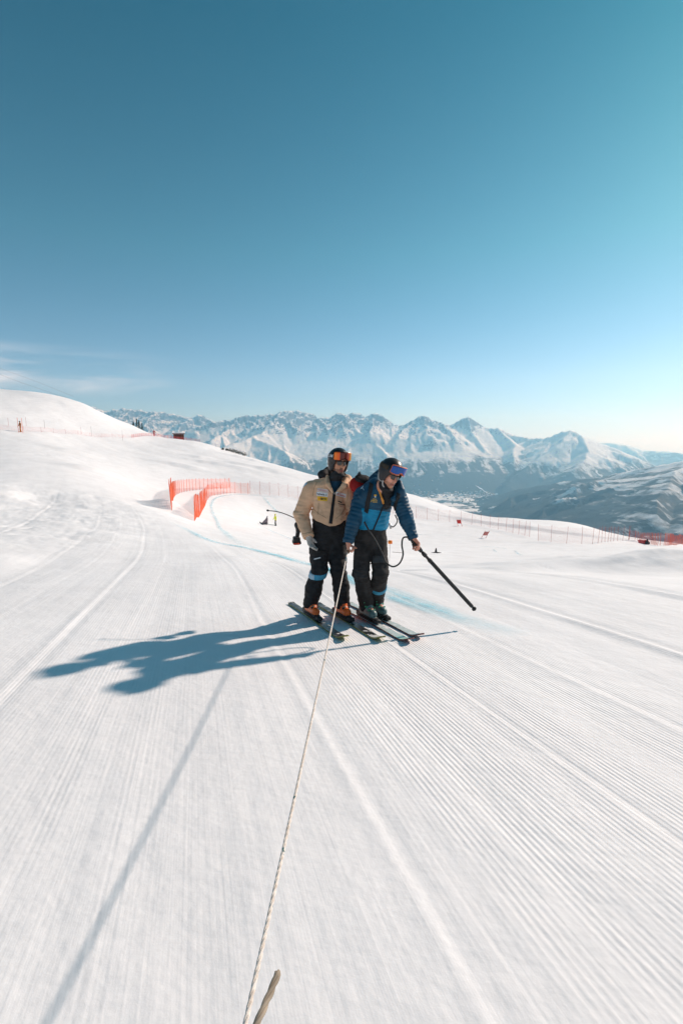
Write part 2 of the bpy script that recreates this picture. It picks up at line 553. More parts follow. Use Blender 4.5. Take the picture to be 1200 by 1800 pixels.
# near the skylines the warp must not move the crest
Z = np.full(X.shape, FLOOR) + 90 * fbm(X / 700, Y / 700, 4, 91)
ridge_w = np.zeros(X.shape)
def tent(a, b, s1, s2, reach, warp=1.0):
    """raise Z to a roof-like ridge from a to b"""
    global Z
    cx, cy = (a[0] + b[0]) / 2, (a[1] + b[1]) / 2
    R = reach + math.hypot(a[0] - b[0], a[1] - b[1]) / 2
    Dc = math.hypot(cx, cy); ac = math.atan2(cx, cy)
    da = R / max(Dc - R, 500)
    r0, r1 = np.searchsorted(Dm, [Dc - R, Dc + R])
    c0, c1 = np.searchsorted(azm, [ac - da, ac + da])
    if r1 <= r0 or c1 <= c0:
        return
    sl = (slice(r0, r1), slice(c0, c1))
    x = X[sl] * (1 - warp) + wx[sl] * warp; y = Y[sl] * (1 - warp) + wy[sl] * warp
    dx, dy = b[0] - a[0], b[1] - a[1]; l2 = dx * dx + dy * dy + 1e-6
    t = np.clip(((x - a[0]) * dx + (y - a[1]) * dy) / l2, 0, 1)
    d = np.hypot(x - a[0] - t * dx, y - a[1] - t * dy)
    zc = a[2] + (b[2] - a[2]) * t
    h = zc - s2 * d - (s1 - s2) * 350 * (1 - np.exp(-d / 350))
    Z[sl] = np.maximum(Z[sl], h)
mr = random.Random(11)
def spur_from(p, dirx, diry, length, fall, depth):
    pts = [p]
    n = 3
    ang = math.atan2(diry, dirx)
    for i in range(n):
        ang += mr.uniform(-0.35, 0.35)
        q = pts[-1]
        l = length / n
        pts.append((q[0] + math.cos(ang) * l, q[1] + math.sin(ang) * l, q[2] - l * fall * mr.uniform(0.7, 1.3)))
    for i in range(n):
        tent(pts[i], pts[i + 1], 0.80, 0.50, 900 if depth == 0 else 500)
    if depth < 2:
        for i in range(1, n + 1):
            for sd in (-1, 1):
                if mr.random() < 0.85:
                    a2 = ang + sd * mr.uniform(0.6, 1.15)
                    spur_from(pts[i - (mr.random() < .5)], math.cos(a2), math.sin(a2), length * mr.uniform(0.3, 0.5), fall * 1.25, depth + 1)
def build_ridge(rg, spacing, length, s1, s2, fall, warp):
    P = [mpt(*p) for p in rg]
    for i in range(len(P) - 1):
        tent(P[i], P[i + 1], s1, s2, 3600, warp)
        dx, dy = P[i + 1][0] - P[i][0], P[i + 1][1] - P[i][1]
        L = math.hypot(dx, dy)
        k = max(1, int(L / spacing + 0.5))
        for j in range(k):
            t = (j + mr.random()) / k
            q = tuple(P[i][c] + (P[i + 1][c] - P[i][c]) * t for c in range(3))
            q = (q[0], q[1], q[2] - mr.uniform(5, 60))
            a = math.atan2(dy, dx)
            for sd in (-1, 1):
                an = a + sd * (math.pi / 2 + mr.uniform(-0.5, 0.5))
                if math.sin(an) > 0.3 and depth_only_near:
                    continue
                spur_from(q, math.cos(an), math.sin(an), length * mr.uniform(0.6, 1.3), fall, 0)
depth_only_near = True
for rg in MAIN:
    build_ridge(rg, 560, 1200, 0.85, 0.36, 0.34, 0.10)
for rg in SPURS:
    build_ridge(rg, 900, 800, 0.62, 0.42, 0.36, 0.9)
depth_only_near = False
for rg in FRONT:
    build_ridge(rg, 900, 700, 0.5, 0.36, 0.26, 0.9)
# fine gullies
gl = 1 - np.abs(2 * fbm(wx / 170, wy / 170, 4, 101, 0.55))
hi = sstep(FLOOR + 60, FLOOR + 400, Z)
fr = 1 - 0.6 * sstep(6500, 5600, DD)
Z = Z + fr * hi * ((24 + 62 * sstep(50, 420, Z)) * (gl - 0.8) + (8 + 26 * sstep(50, 420, Z)) * fbm(X / 60, Y / 60, 3, 103))
Z[0] -= 500
Z[-1] -= 400
nr, nc = X.shape
idx = np.arange(nr * nc).reshape(nr, nc)
q = np.stack([idx[:-1, :-1], idx[:-1, 1:], idx[1:, 1:], idx[1:, :-1]], -1).reshape(-1, 4)[:, ::-1]
mt_me = mesh_from('mountains', np.stack([X, Y, Z], -1).reshape(-1, 3), quads=q)
smooth(mt_me)
MZ = (azm, Dm, Z.copy())
def mountain_z(x, y):
    a = math.atan2(x, y); D = math.hypot(x, y)
    i = min(max(int(np.searchsorted(Dm, D)), 1), len(Dm) - 1); j = min(max(int(np.searchsorted(azm, a)), 1), len(azm) - 1)
    return float(MZ[2][i, j])
t = NT('alpine_snow_rock_forest')
ge = t.n('ShaderNodeNewGeometry')
pos = ge.outputs['Position']
sp = t.n('ShaderNodeSeparateXYZ'); t.l(pos, sp.inputs[0])
sn = t.n('ShaderNodeSeparateXYZ'); t.l(ge.outputs['Normal'], sn.inputs[0])
big = t.noise(pos, 0.0011, 4, 0.6)
med = t.noise(pos, 0.006, 5, 0.65)
fine = t.noise(pos, 0.03, 5, 0.7)
stre = t.noise(t.mapping(pos, (0.02, 0.02, 0.004)), 1.0, 5, 0.7)
steep = t.math('ADD', sn.outputs[2], t.math('MULTIPLY', t.math('ADD', t.math('SUBTRACT', fine, 0.5), t.math('SUBTRACT', stre, 0.5)), 0.55))
steep = t.math('SUBTRACT', steep, t.rng(sp.outputs[2], 0, 420, -0.03, 0.15))
rock = t.rng(steep, 0.80, 0.70)
rockc = t.mix(t.rng(fine, 0.3, 0.7), (0.035, 0.042, 0.055), (0.11, 0.12, 0.14))
snowc = t.mix(t.rng(med, 0.3, 0.7), (0.86, 0.86, 0.87), (0.92, 0.915, 0.91))
c1 = t.mix(rock, snowc, rockc)
ln = t.n('ShaderNodeVectorMath', operation='LENGTH'); t.l(pos, ln.inputs[0])
fhill = t.rng(ln.outputs['Value'], 7000, 6200)
big = t.math('SUBTRACT', big, t.math('MULTIPLY', fhill, 0.10))
alt = t.math('ADD', sp.outputs[2], t.math('ADD', t.math('MULTIPLY', t.math('SUBTRACT', big, 0.5), 520), t.math('MULTIPLY', t.math('SUBTRACT', med, 0.5), 420)))
tree = t.rng(alt, -250, -400)
gul = t.noise(t.mapping(pos, (0.010, 0.0016, 0.0016)), 1.0, 4, 0.6, 0.6)
spk = t.rng(t.math('ADD', gul, t.math('MULTIPLY', t.math('SUBTRACT', med, 0.5), 0.35)), 0.60, 0.48, 0.15, 1.0)
tree = t.math('MULTIPLY', tree, t.math('MAXIMUM', spk, t.rng(alt, -380, -520)))
gap = t.rng(t.noise(t.mapping(pos, (2.2, 0.7, 0.7)), 0.0028, 3, 0.55, 0.8), 0.66, 0.70)
tree = t.math('MULTIPLY', tree, t.math('SUBTRACT', 1.0, t.math('MULTIPLY', gap, 0.9)))
# open snow fields on the flat valley floor
flat = t.math('MULTIPLY', t.rng(sn.outputs[2], 0.965, 0.985), t.rng(sp.outputs[2], FLOOR + 70, FLOOR + 30))
fld = t.math('MULTIPLY', flat, t.rng(t.noise(pos, 0.0024, 4, 0.6), 0.47, 0.52))
tree = t.math('MULTIPLY', tree, t.math('SUBTRACT', 1.0, fld))
treec = t.mix(t.rng(fine, 0.3, 0.7), (0.012, 0.022, 0.022), (0.030, 0.042, 0.040))
c2 = t.mix(tree, c1, treec)
nb = t.bump(fine, 0.5, 14)
nb = t.bump(med, 0.35, 50, nb)
MOUNT = t.done(t.pbr(c2, 0.85, 0, nb, 0.1))
mountains = struct(link('mountains', mt_me, MOUNT))

# far village on the valley floor: too small to count
V = []; F = []
vr = random.Random(5)
def vhouse(x, y, z, w, d, h, a):
    c, s_ = math.cos(a), math.sin(a)
    b = len(V)
    for (lx, ly, lz) in ((-w, -d, -6), (w, -d, -6), (w, d, -6), (-w, d, -6), (-w, -d, h), (w, -d, h), (w, d, h), (-w, d, h), (0, -d, h + w * .7), (0, d, h + w * .7)):
        V.append((x + lx * c - ly * s_, y + lx * s_ + ly * c, z + lz))
    for f in ((0, 1, 5, 4), (1, 2, 6, 5), (2, 3, 7, 6), (3, 0, 4, 7), (4, 5, 8), (6, 7, 9)):
        F.append((tuple(b + i for i in f), 0))
    for f in ((5, 6, 9, 8), (7, 4, 8, 9)):
        F.append((tuple(b + i for i in f), 1))
nk = 0
while nk < 300:
    px = vr.choice((vr.gauss(770, 30), vr.gauss(840, 25), vr.uniform(710, 880)))
    a, _ = azel(px, 865)
    D = vr.gauss(6600, 300)
    x, y = D * math.sin(a), D * math.cos(a)
    if mountain_z(x, y) > FLOOR + 45 and vr.random() < 0.93:
        continue
    nk += 1
    vhouse(x, y, mountain_z(x, y), vr.uniform(4, 9), vr.uniform(5, 13), vr.uniform(5, 12), vr.uniform(0, 3.1))
me = mesh_from('village', V, [f for f, _ in F])
o = link('village', me, [plain('far_wall', (0.25, 0.22, 0.2)), plain('far_roof', (0.8, 0.8, 0.82))])
for p, (_, m) in zip(me.polygons, F):
    p.material_index = m
tag(o, 'far-off village of tiny houses on the valley floor beyond the ridge', 'village', kind='stuff')

# haze: the clear cold air between here and the ranges
ZT = float(Z.max()) + 25
print('haze top', ZT)
bpy_box = [(-22000, -2500, -1500), (22000, -2500, -1500), (22000, 17900, -1500), (-22000, 17900, -1500),
           (-22000, -2500, ZT), (22000, -2500, ZT), (22000, 17900, ZT), (-22000, 17900, ZT)]
me = mesh_from('haze', bpy_box, [(3, 2, 1, 0), (4, 5, 6, 7), (0, 1, 5, 4), (1, 2, 6, 5), (2, 3, 7, 6), (3, 0, 4, 7)])
t = NT('air')
pv = t.n('ShaderNodeVolumePrincipled')
pv.inputs['Color'].default_value = (0.33, 0.70, 1.0, 1)
pv.inputs['Density'].default_value = 9.5e-5
pv.inputs['Anisotropy'].default_value = 0.35
pv.inputs['Absorption Color'].default_value = (1, 1, 1, 1)
t.l(pv.outputs[0], t.out.inputs['Volume'])
haze = link('haze', me, t.m)
tag(haze, 'thin blue haze in the air over the valley and ranges', None, kind='stuff')
# ------------------------------------------------------------------ distance-field modelling kit
def vnorm(v):
    return v / (np.linalg.norm(v) + 1e-12)
def arr(v):
    return np.array([v[0], v[1], v[2]], float)
class Field:
    """union of tapered limbs and ellipsoids, blended and turned into one closed skin"""
    def __init__(self, lo, hi, h):
        self.h = h
        self.lo = np.array(lo, float)
        self.n = np.ceil((np.array(hi) - self.lo) / h).astype(int) + 1
        self.d = np.full(tuple(self.n), 0.5, np.float32)
        self.ax = [self.lo[i] + np.arange(self.n[i]) * h for i in range(3)]
    def block(self, mn, mx):
        s = []
        for i in range(3):
            a = max(0, int((mn[i] - self.lo[i]) / self.h)); b = min(self.n[i], int((mx[i] - self.lo[i]) / self.h) + 2)
            if b <= a:
                return None, None
            s.append(slice(a, b))
        P = np.stack(np.meshgrid(*[self.ax[i][s[i]] for i in range(3)], indexing='ij'), -1)
        return tuple(s), P
    def add(self, f, mn, mx, k=0.02, cut=False):
        s, P = self.block(np.array(mn) - 0.05 - k, np.array(mx) + 0.05 + k)
        if s is None:
            return
        b = f(P); a = self.d[s]
        if cut:
            self.d[s] = np.maximum(a, -b)
            return
        if k > 0:
            hh = np.maximum(k - np.abs(a - b), 0) / k
            self.d[s] = np.minimum(a, b) - hh * hh * k * 0.25
        else:
            self.d[s] = np.minimum(a, b)
    def cone(self, a, b, ra, rb, k=0.02, flat=None, wave=None):
        a = arr(a); b = arr(b)
        if flat is not None:
            fx = vnorm(arr(flat[0])); fs = flat[1]
        def f(P):
            q = P - a
            ab = b - a
            if flat is not None:
                q = q + fx * ((q @ fx) * (1 / fs - 1))[..., None]
                ab = ab + fx * ((ab @ fx) * (1 / fs - 1))
            L2 = ab @ ab
            t = np.clip((q @ ab) / L2, 0, 1)
            d = np.linalg.norm(q - t[..., None] * ab, axis=-1) - (ra + (rb - ra) * t)
            if flat is not None:
                d = d * min(1.0, (1 + fs) / 2)
            if wave is not None:
                d = d - wave[0] * np.abs(np.sin(math.pi * (t * wave[1] + wave[2])))
            return d
        m = max(ra, rb) * (max(1, flat[1]) if flat is not None else 1) + 0.02
        self.add(f, np.minimum(a, b) - m, np.maximum(a, b) + m, k)
    def path(self, pts, rs, k=0.02, **kw):
        for i in range(len(pts) - 1):
            self.cone(pts[i], pts[i + 1], rs[i], rs[i + 1], k, **kw)
    def ell(self, c, r, axes=None, k=0.02, cut=False):
        c = arr(c); r = np.array(r, float)
        M = np.eye(3) if axes is None else np.stack([vnorm(arr(a)) for a in axes])
        def f(P):
            q = (P - c) @ M.T
            k0 = np.linalg.norm(q / r, axis=-1); k1 = np.linalg.norm(q / (r * r), axis=-1)
            return k0 * (k0 - 1) / (k1 + 1e-9)
        m = r.max()
        self.add(f, c - m, c + m, k, cut)
    def box(self, c, half, axes, rad=0.01, k=0.01, cut=False):
        c = arr(c); half = np.array(half, float)
        M = np.stack([vnorm(arr(a)) for a in axes])
        def f(P):
            q = np.abs((P - c) @ M.T) - (half - rad)
            return np.linalg.norm(np.maximum(q, 0), axis=-1) + np.minimum(q.max(-1), 0) - rad
        m = np.linalg.norm(half)
        self.add(f, c - m, c + m, k, cut)
    def plane_cut(self, p, n):
        """remove what lies on the side the normal points to"""
        p = arr(p); n = vnorm(arr(n))
        s, P = self.block(self.lo, self.lo + (self.n - 1) * self.h)
        self.d[s] = np.maximum(self.d[s], ((P - p) @ n))
    def cap_cut(self, p, n, R):
        """remove a round-limited end: only within R of p"""
        p = arr(p); n = vnorm(arr(n))
        s, P = self.block(p - R, p + R)
        q = P - p
        m = np.maximum(-(q @ n), np.linalg.norm(q, axis=-1) - R)
        self.d[s] = np.maximum(self.d[s], -m)
    def wrinkle(self, amp, freq, seed, stretch=(1, 1, 1), region=None):
        idx = np.nonzero(np.abs(self.d) < 0.04)
        P = np.stack([self.ax[i][idx[i]] for i in range(3)], -1)
        rs = np.random.RandomState(seed)
        v = np.zeros(len(P))
        for o in range(10):
            kx = rs.normal(size=3) * np.array(stretch) * freq * (0.6 + 0.14 * o)
            v += np.sin(P @ kx + rs.uniform(0, 6.28) + 1.3 * np.sin(P @ (rs.normal(size=3) * freq * 0.35))) / (1 + 0.16 * o)
        v /= 4.0
        w = amp if region is None else amp * region(P)
        self.d[idx] += (v * w).astype(np.float32)
    def mesh(self, name):
        d = self.d
        neg = d < 0
        nx, ny, nz = d.shape
        c = np.zeros((nx - 1, ny - 1, nz - 1), np.int8)
        for i in (0, 1):
            for j in (0, 1):
                for k in (0, 1):
                    c += neg[i:nx - 1 + i, j:ny - 1 + j, k:nz - 1 + k]
        act = (c > 0) & (c < 8)
        ci = np.stack(np.nonzero(act), -1)
        vid = np.full(act.shape, -1, np.int64)
        vid[act] = np.arange(len(ci))
        acc = np.zeros((len(ci), 3)); cnt = np.zeros(len(ci))
        cor = [(i, j, k) for i in (0, 1) for j in (0, 1) for k in (0, 1)]
        for A in cor:
            for ax in range(3):
                if A[ax] == 1:
                    continue
                B = list(A); B[ax] = 1
                da = d[ci[:, 0] + A[0], ci[:, 1] + A[1], ci[:, 2] + A[2]].astype(float)
                db = d[ci[:, 0] + B[0], ci[:, 1] + B[1], ci[:, 2] + B[2]].astype(float)
                m = (da < 0) != (db < 0)
                t = np.where(m, da / np.where(m, da - db, 1), 0)
                p = np.array(A, float)[None].repeat(len(ci), 0)
                p[:, ax] += t
                acc[m] += p[m]; cnt[m] += 1
        V = self.lo + (ci + acc / cnt[:, None]) * self.h
        Q = []
        for ax in range(3):
            sl0 = [slice(None)] * 3; sl1 = [slice(None)] * 3
            sl0[ax] = slice(0, -1); sl1[ax] = slice(1, None)
            s0 = neg[tuple(sl0)]; s1 = neg[tuple(sl1)]
            e = np.stack(np.nonzero(s0 != s1), -1)
            o1, o2 = [(1, 2), (2, 0), (0, 1)][ax]
            ok = (e[:, o1] > 0) & (e[:, o2] > 0) & (e[:, o1] < d.shape[o1] - 1) & (e[:, o2] < d.shape[o2] - 1)
            e = e[ok]
            flip = s1[tuple(e.T)]
            def cell(a, b):
                x = e.copy(); x[:, o1] += a; x[:, o2] += b
                return vid[tuple(x.T)]
            q = np.stack([cell(-1, -1), cell(0, -1), cell(0, 0), cell(-1, 0)], -1)
            q[flip] = q[flip][:, ::-1]
            Q.append(q)
        Q = np.concatenate(Q)
        Q = Q[(Q >= 0).all(1)]
        me = mesh_from(name, V, quads=Q)
        smooth(me)
        return me
def faces_of(me):
    n = len(me.polygons)
    C = np.zeros(n * 3, np.float32); me.polygons.foreach_get('center', C)
    return C.reshape(-1, 3)
def set_mats(me, ids):
    me.polygons.foreach_set('material_index', np.asarray(ids, np.int32))
    me.update()
def bvh_of(me):
    return BVHTree.FromPolygons([v.co.copy() for v in me.vertices], [tuple(p.vertices) for p in me.polygons])

CAMV = Vector((0, 0, CAMZ))
def cast(bvh, px, py, lift):
    d = ray(px, py).normalized()
    loc, nor, _, _ = bvh.ray_cast(CAMV, d)
    if loc is None:
        return None
    return loc + nor * lift
def decal(name, corners, bvh, lift, mat, parent, nu=10, nv=6, thick=0.0):
    """patch of cloth sewn on: a four-cornered outline laid on the garment underneath"""
    tl, tr, br, bl = [Vector((c[0], c[1])) for c in corners]
    V = []; dep = []
    for j in range(nv + 1):
        for i in range(nu + 1):
            s, t_ = i / nu, j / nv
            p = (tl * (1 - s) + tr * s) * (1 - t_) + (bl * (1 - s) + br * s) * t_
            w = cast(bvh, p.x, p.y, lift)
            V.append(w)
    hits = [v.y for v in V if v is not None]
    med = sorted(hits)[len(hits) // 2] if hits else 0
    good = [v is not None and abs(v.y - med) < 0.16 for v in V]
    V = [v if v is not None else Vector((0, 0, 0)) for v in V]
    F = []
    for j in range(nv):
        for i in range(nu):
            a = j * (nu + 1) + i
            f = (a, a + nu + 1, a + nu + 2, a + 1)
            if all(good[k] for k in f):
                F.append(f)
    used = sorted({k for f in F for k in f})
    mp_ = {k: n_ for n_, k in enumerate(used)}
    V = [V[k] for k in used]
    F = [tuple(mp_[k] for k in f) for f in F]
    me = mesh_from(name, V, F)
    smooth(me)
    o = link(name, me, mat, parent)
    if thick > 0:
        md = o.modifiers.new('thickness', 'SOLIDIFY'); md.thickness = thick; md.offset = 1
    return o
def lettering(name, text, corners, bvh, lift, mat, parent, bold=0.02):
    """printed words laid on the garment inside a four-cornered outline"""
    cu = bpy.data.curves.new(name, 'FONT')
    cu.body = text
    cu.offset = bold
    cu.resolution_u = 2
    tmp = bpy.data.objects.new(name, cu)
    COL.objects.link(tmp)
    dg = bpy.context.evaluated_depsgraph_get()
    me = bpy.data.meshes.new_from_object(tmp.evaluated_get(dg))
    bpy.data.objects.remove(tmp)
    bm = bmesh.new(); bm.from_mesh(me)
    bmesh.ops.triangulate(bm, faces=bm.faces)
    xs = [v.co.x for v in bm.verts]; ys = [v.co.y for v in bm.verts]
    x0, x1, y0, y1 = min(xs), max(xs), min(ys), max(ys)
    tl, tr, br, bl = [Vector((c[0], c[1])) for c in corners]
    dead = []
    for v in bm.verts:
        s = (v.co.x - x0) / (x1 - x0); t_ = 1 - (v.co.y - y0) / (y1 - y0)
        p = (tl * (1 - s) + tr * s) * (1 - t_) + (bl * (1 - s) + br * s) * t_
        w = cast(bvh, p.x, p.y, lift)
        if w is None:
            dead.append(v)
        else:
            v.co = w
    if dead:
        bmesh.ops.delete(bm, geom=dead, context='VERTS')
    bm.to_mesh(me); bm.free()
    me.materials.clear()
    return link(name, me, mat, parent)
def inset(c, fx0, fy0, fx1, fy1):
    tl, tr, br, bl = [Vector(p) for p in c]
    def g(s, t_):
        return (tl * (1 - s) + tr * s) * (1 - t_) + (bl * (1 - s) + br * s) * t_
    return [g(fx0, fy0), g(fx1, fy0), g(fx1, fy1), g(fx0, fy1)]
def tube(name, pts, radii, mat, parent=None, sides=10, caps=True):
    """round bar through points with per-point radius"""
    P = [Vector(p) for p in pts]
    if isinstance(radii, (int, float)):
        radii = [radii] * len(P)
    V = []; F = []
    up = None
    for i, p in enumerate(P):
        tg = (P[min(i + 1, len(P) - 1)] - P[max(i - 1, 0)]).normalized()
        if up is None:
            up = tg.orthogonal().normalized()
        up = (up - tg * up.dot(tg)).normalized()
        sd = tg.cross(up)
        for k in range(sides):
            a = 2 * math.pi * k / sides
            V.append(p + (up * math.cos(a) + sd * math.sin(a)) * radii[i])
    for i in range(len(P) - 1):
        for k in range(sides):
            a = i * sides + k; b = i * sides + (k + 1) % sides
            F.append((a, b, b + sides, a + sides))
    if caps:
        F.append(tuple(reversed(range(sides))))
        F.append(tuple(range((len(P) - 1) * sides, len(P) * sides)))
    me = mesh_from(name, V, F)
    smooth(me)
    return link(name, me, mat, parent)
def spline(pts, n=12):
    """Catmull-Rom through points"""
    P = [Vector(p) for p in pts]
    P = [P[0] * 2 - P[1]] + P + [P[-1] * 2 - P[-2]]
    out = []
    for i in range(1, len(P) - 2):
        for k in range(n):
            t_ = k / n
            a, b, c, d = P[i - 1], P[i], P[i + 1], P[i + 2]
            out.append(0.5 * ((2 * b) + (c - a) * t_ + (2 * a - 5 * b + 4 * c - d) * t_ ** 2 + (3 * b - a - 3 * c + d) * t_ ** 3))
    out.append(P[-2])
    return out

def hand(F, wrist, d, n, curl, grow=0.0, scale=1.0, spread=0.12, thumb=(0.5, 0.2), k=0.012, mirror=1):
    """palm, four unequal bent fingers and a thumb that leaves the side of the palm.
    d: wrist to knuckles, n: palm normal (the way the fingers close)"""
    wrist = arr(wrist); d = vnorm(arr(d)); n = arr(n); n = vnorm(n - d * (n @ d))
    s = np.cross(d, n) * mirror                        # towards the thumb side
    L = 0.088 * scale
    offs = (0.030, 0.010, -0.011, -0.030)
    lens = (0.072, 0.080, 0.074, 0.058)
    F.cone(wrist - d * 0.03, wrist + d * 0.02, 0.027 * scale + grow, 0.026 * scale + grow, k, flat=(n, 0.75))
    for o, fl, ci in zip(offs, lens, range(4)):
        kn = wrist + d * L * (1.0 - 0.05 * abs(ci - 1)) + s * o * scale
        F.cone(wrist + d * 0.012 + s * o * 0.6 * scale, kn, 0.0155 * scale + grow, 0.0125 * scale + grow, 0.016)
        p = kn; ang = 0.0
        dd = vnorm(d + s * spread * o / 0.03)
        c3 = curl[ci] if isinstance(curl, (list, tuple)) else curl
        for j, (fr, bend) in enumerate(((0.46, 0.9), (0.30, 1.1), (0.24, 0.8))):
            ang += c3 * bend
            v = dd * math.cos(ang) + n * math.sin(ang)
            q = p + v * fl * fr * scale * 1.15
            r0 = (0.0105 - 0.0012 * j) * scale + grow
            F.cone(p, q, r0, r0 - 0.0008, 0.004)
            p = q
    base = wrist + d * 0.022 + s * 0.026 * scale
    v = vnorm(d * 0.62 + s * 0.78 * (1 - thumb[0]) + n * thumb[0])
    q1 = base + v * 0.042 * scale
    F.cone(base, q1, 0.017 * scale + grow, 0.0135 * scale + grow, 0.014)
    v2 = vnorm(v + d * 0.5 + n * thumb[1] * 1.5 - s * thumb[1])
    q2 = q1 + v2 * 0.032 * scale
    F.cone(q1, q2, 0.0125 * scale + grow, 0.011 * scale + grow, 0.004)
    v3 = vnorm(v2 + n * thumb[1] - s * thumb[1] * 0.8)
    F.cone(q2, q2 + v3 * 0.024 * scale, 0.011 * scale + grow, 0.0095 * scale + grow, 0.004)

class Head:
    """frame of a head: origin between the ears, F forward, U up, R the wearer's left"""
    def __init__(self, c, f, u):
        self.c = arr(c); self.f = vnorm(arr(f))
        u = arr(u); self.u = vnorm(u - self.f * (u @ self.f))
        self.r = np.cross(self.u, self.f)
    def __call__(self, x, y, z):
        return self.c + self.r * x + self.f * y + self.u * z
    def local(self, P):
        q = P - self.c
        return np.stack([q @ self.r, q @ self.f, q @ self.u], -1)
    def put(self, Fd):
        ax = (self.r, self.f, self.u)
        Fd.ell(self(0, -0.005, 0.025), (0.073, 0.092, 0.095), ax, 0.02)
        Fd.ell(self(0, 0.022, -0.045), (0.058, 0.068, 0.080), ax, 0.03)     # jaw and cheeks
        Fd.ell(self(0, 0.070, -0.108), (0.024, 0.022, 0.020), ax, 0.025)    # chin
        Fd.cone(self(0, 0.088, 0.0), self(0, 0.108, -0.042), 0.008, 0.013, 0.012)     # nose
        Fd.ell(self(0.013, 0.098, -0.044), (0.009, 0.010, 0.008), ax, 0.008)
        Fd.ell(self(-0.013, 0.098, -0.044), (0.009, 0.010, 0.008), ax, 0.008)
        Fd.cone(self(-0.020, 0.084, -0.074), self(0.020, 0.084, -0.074), 0.0075, 0.0075, 0.006)   # lips
        Fd.cone(self(-0.017, 0.083, -0.085), self(0.017, 0.083, -0.085), 0.0085, 0.0085, 0.006)
        Fd.cone(self(-0.035, 0.074, 0.026), self(0.035, 0.074, 0.026), 0.013, 0.013, 0.02)        # brow
        for s in (-1, 1):
            Fd.ell(self(s * 0.040, 0.062, -0.022), (0.022, 0.020, 0.018), ax, 0.025)            # cheekbone
            Fd.ell(self(s * 0.030, 0.079, 0.004), (0.013, 0.010, 0.009), ax, 0.004)              # eye
            Fd.ell(self(s * 0.075, -0.010, -0.010), (0.010, 0.020, 0.032), ax, 0.008)            # ear
        Fd.cone(self(0, -0.02, -0.06), self(0, -0.045, -0.19), 0.056, 0.062, 0.03)               # neck
def shell_patch(name, H, az0, az1, zf, r, thick, mat, parent, n=28, m=8, c=(0, 0), squash=1.0):
    """curved visor: bent sheet around the head between two height curves, with thickness"""
    V = []; F = []
    for layer in (0, 1):
        for j in range(m + 1):
            for i in range(n + 1):
                a = az0 + (az1 - az0) * i / n
                z0, z1 = zf(a)
                z = z0 + (z1 - z0) * j / m
                rr = (r(a, z) if callable(r) else r) - layer * thick
                V.append(Vector(H(math.sin(a) * rr * squash + c[0], math.cos(a) * rr + c[1], z)))
    S0 = (n + 1) * (m + 1)
    for j in range(m):
        for i in range(n):
            a = j * (n + 1) + i
            F.append((a, a + n + 1, a + n + 2, a + 1))
            F.append((a + S0, a + 1 + S0, a + n + 2 + S0, a + n + 1 + S0))
    for i in range(n):
        F.append((i, i + 1, i + 1 + S0, i + S0))
        a = m * (n + 1) + i
        F.append((a + 1, a, a + S0, a + 1 + S0))
    for j in range(m):
        a = j * (n + 1); F.append((a + n + 1, a, a + S0, a + n + 1 + S0))
        a = a + n; F.append((a, a + n + 1, a + n + 1 + S0, a + S0))
    me = mesh_from(name, V, F)
    smooth(me)
    return link(name, me, mat, parent)
# ------------------------------------------------------------------ materials for the skiers
def skin_mat(name, a, b):
    t = NT(name)
    tc = t.n('ShaderNodeTexCoord').outputs['Object']
    col = t.mix(t.rng(t.noise(tc, 22, 4, 0.6), 0.3, 0.7), a, b)
    return t.done(t.pbr(col, 0.55, 0, t.bump(t.noise(tc, 220, 2), 0.15, 0.002), 0.4, Subsurface_Weight=0.06))
SKIN_A = skin_mat('tanned_skin', (0.55, 0.24, 0.14), (0.66, 0.32, 0.20))
SKIN_B = skin_mat('ruddy_skin', (0.68, 0.27, 0.175), (0.76, 0.37, 0.26))
STUB_A = skin_mat('dark_stubble', (0.20, 0.10, 0.065), (0.30, 0.15, 0.10))
STUB_B = skin_mat('ginger_stubble', (0.46, 0.20, 0.12), (0.56, 0.27, 0.17))
LIP = skin_mat('lips', (0.30, 0.10, 0.075), (0.36, 0.13, 0.1))
TAN = cloth('tan_shell_fabric', (0.76, 0.47, 0.295), 160, 0.10, 0.8, 0.2)
BLACK = cloth('black_ski_fabric', (0.020, 0.020, 0.022), 140, 0.3, 0.75, 0.3)
BLACK2 = cloth('worn_black_fabric', (0.028, 0.026, 0.026), 120, 0.4, 0.85, 0.35)
TEAL = cloth('petrol_down_fabric', (0.010, 0.062, 0.115), 90, 0.2, 0.5, 0.25)
AZURE = cloth('azure_down_fabric', (0.004, 0.22, 0.40), 90, 0.18, 0.5, 0.25)
NAVY = cloth('navy_base_layer', (0.008, 0.045, 0.085), 150, 0.2, 0.8)
GREY = cloth('grey_glove_fabric', (0.50, 0.46, 0.42), 130, 0.18, 0.9, 0.4)
GREYP = cloth('grey_knee_patch', (0.06, 0.062, 0.066), 200, 0.3, 0.95, 0.5)
CYAN = cloth('cyan_elastic', (0.06, 0.30, 0.46), 160, 0.12, 0.7)
PALE = cloth('pale_blue_elastic', (0.42, 0.58, 0.68), 160, 0.1, 0.7)
REDP = cloth('red_pack_fabric', (0.42, 0.020, 0.018), 90, 0.2, 0.7)
HELM = plain('black_helmet_shell', (0.012, 0.012, 0.014), 0.32, 0, 0.2)
HELMB = plain('matte_helmet_shell', (0.014, 0.013, 0.015), 0.38, 0, 0.3)
RUBBER = plain('black_rubber', (0.016, 0.016, 0.017), 0.6)
ORANGE = plain('orange_boot_plastic', (1.0, 0.155, 0.02), 0.42, 0, 0.08)
BOOTG = plain('grey_green_boot_plastic', (0.10, 0.17, 0.17), 0.4, 0, 0.3)
GREENP = plain('green_plastic', (0.06, 0.30, 0.16), 0.4)
STEEL = plain('steel', (0.5, 0.5, 0.52), 0.35, 0.9)
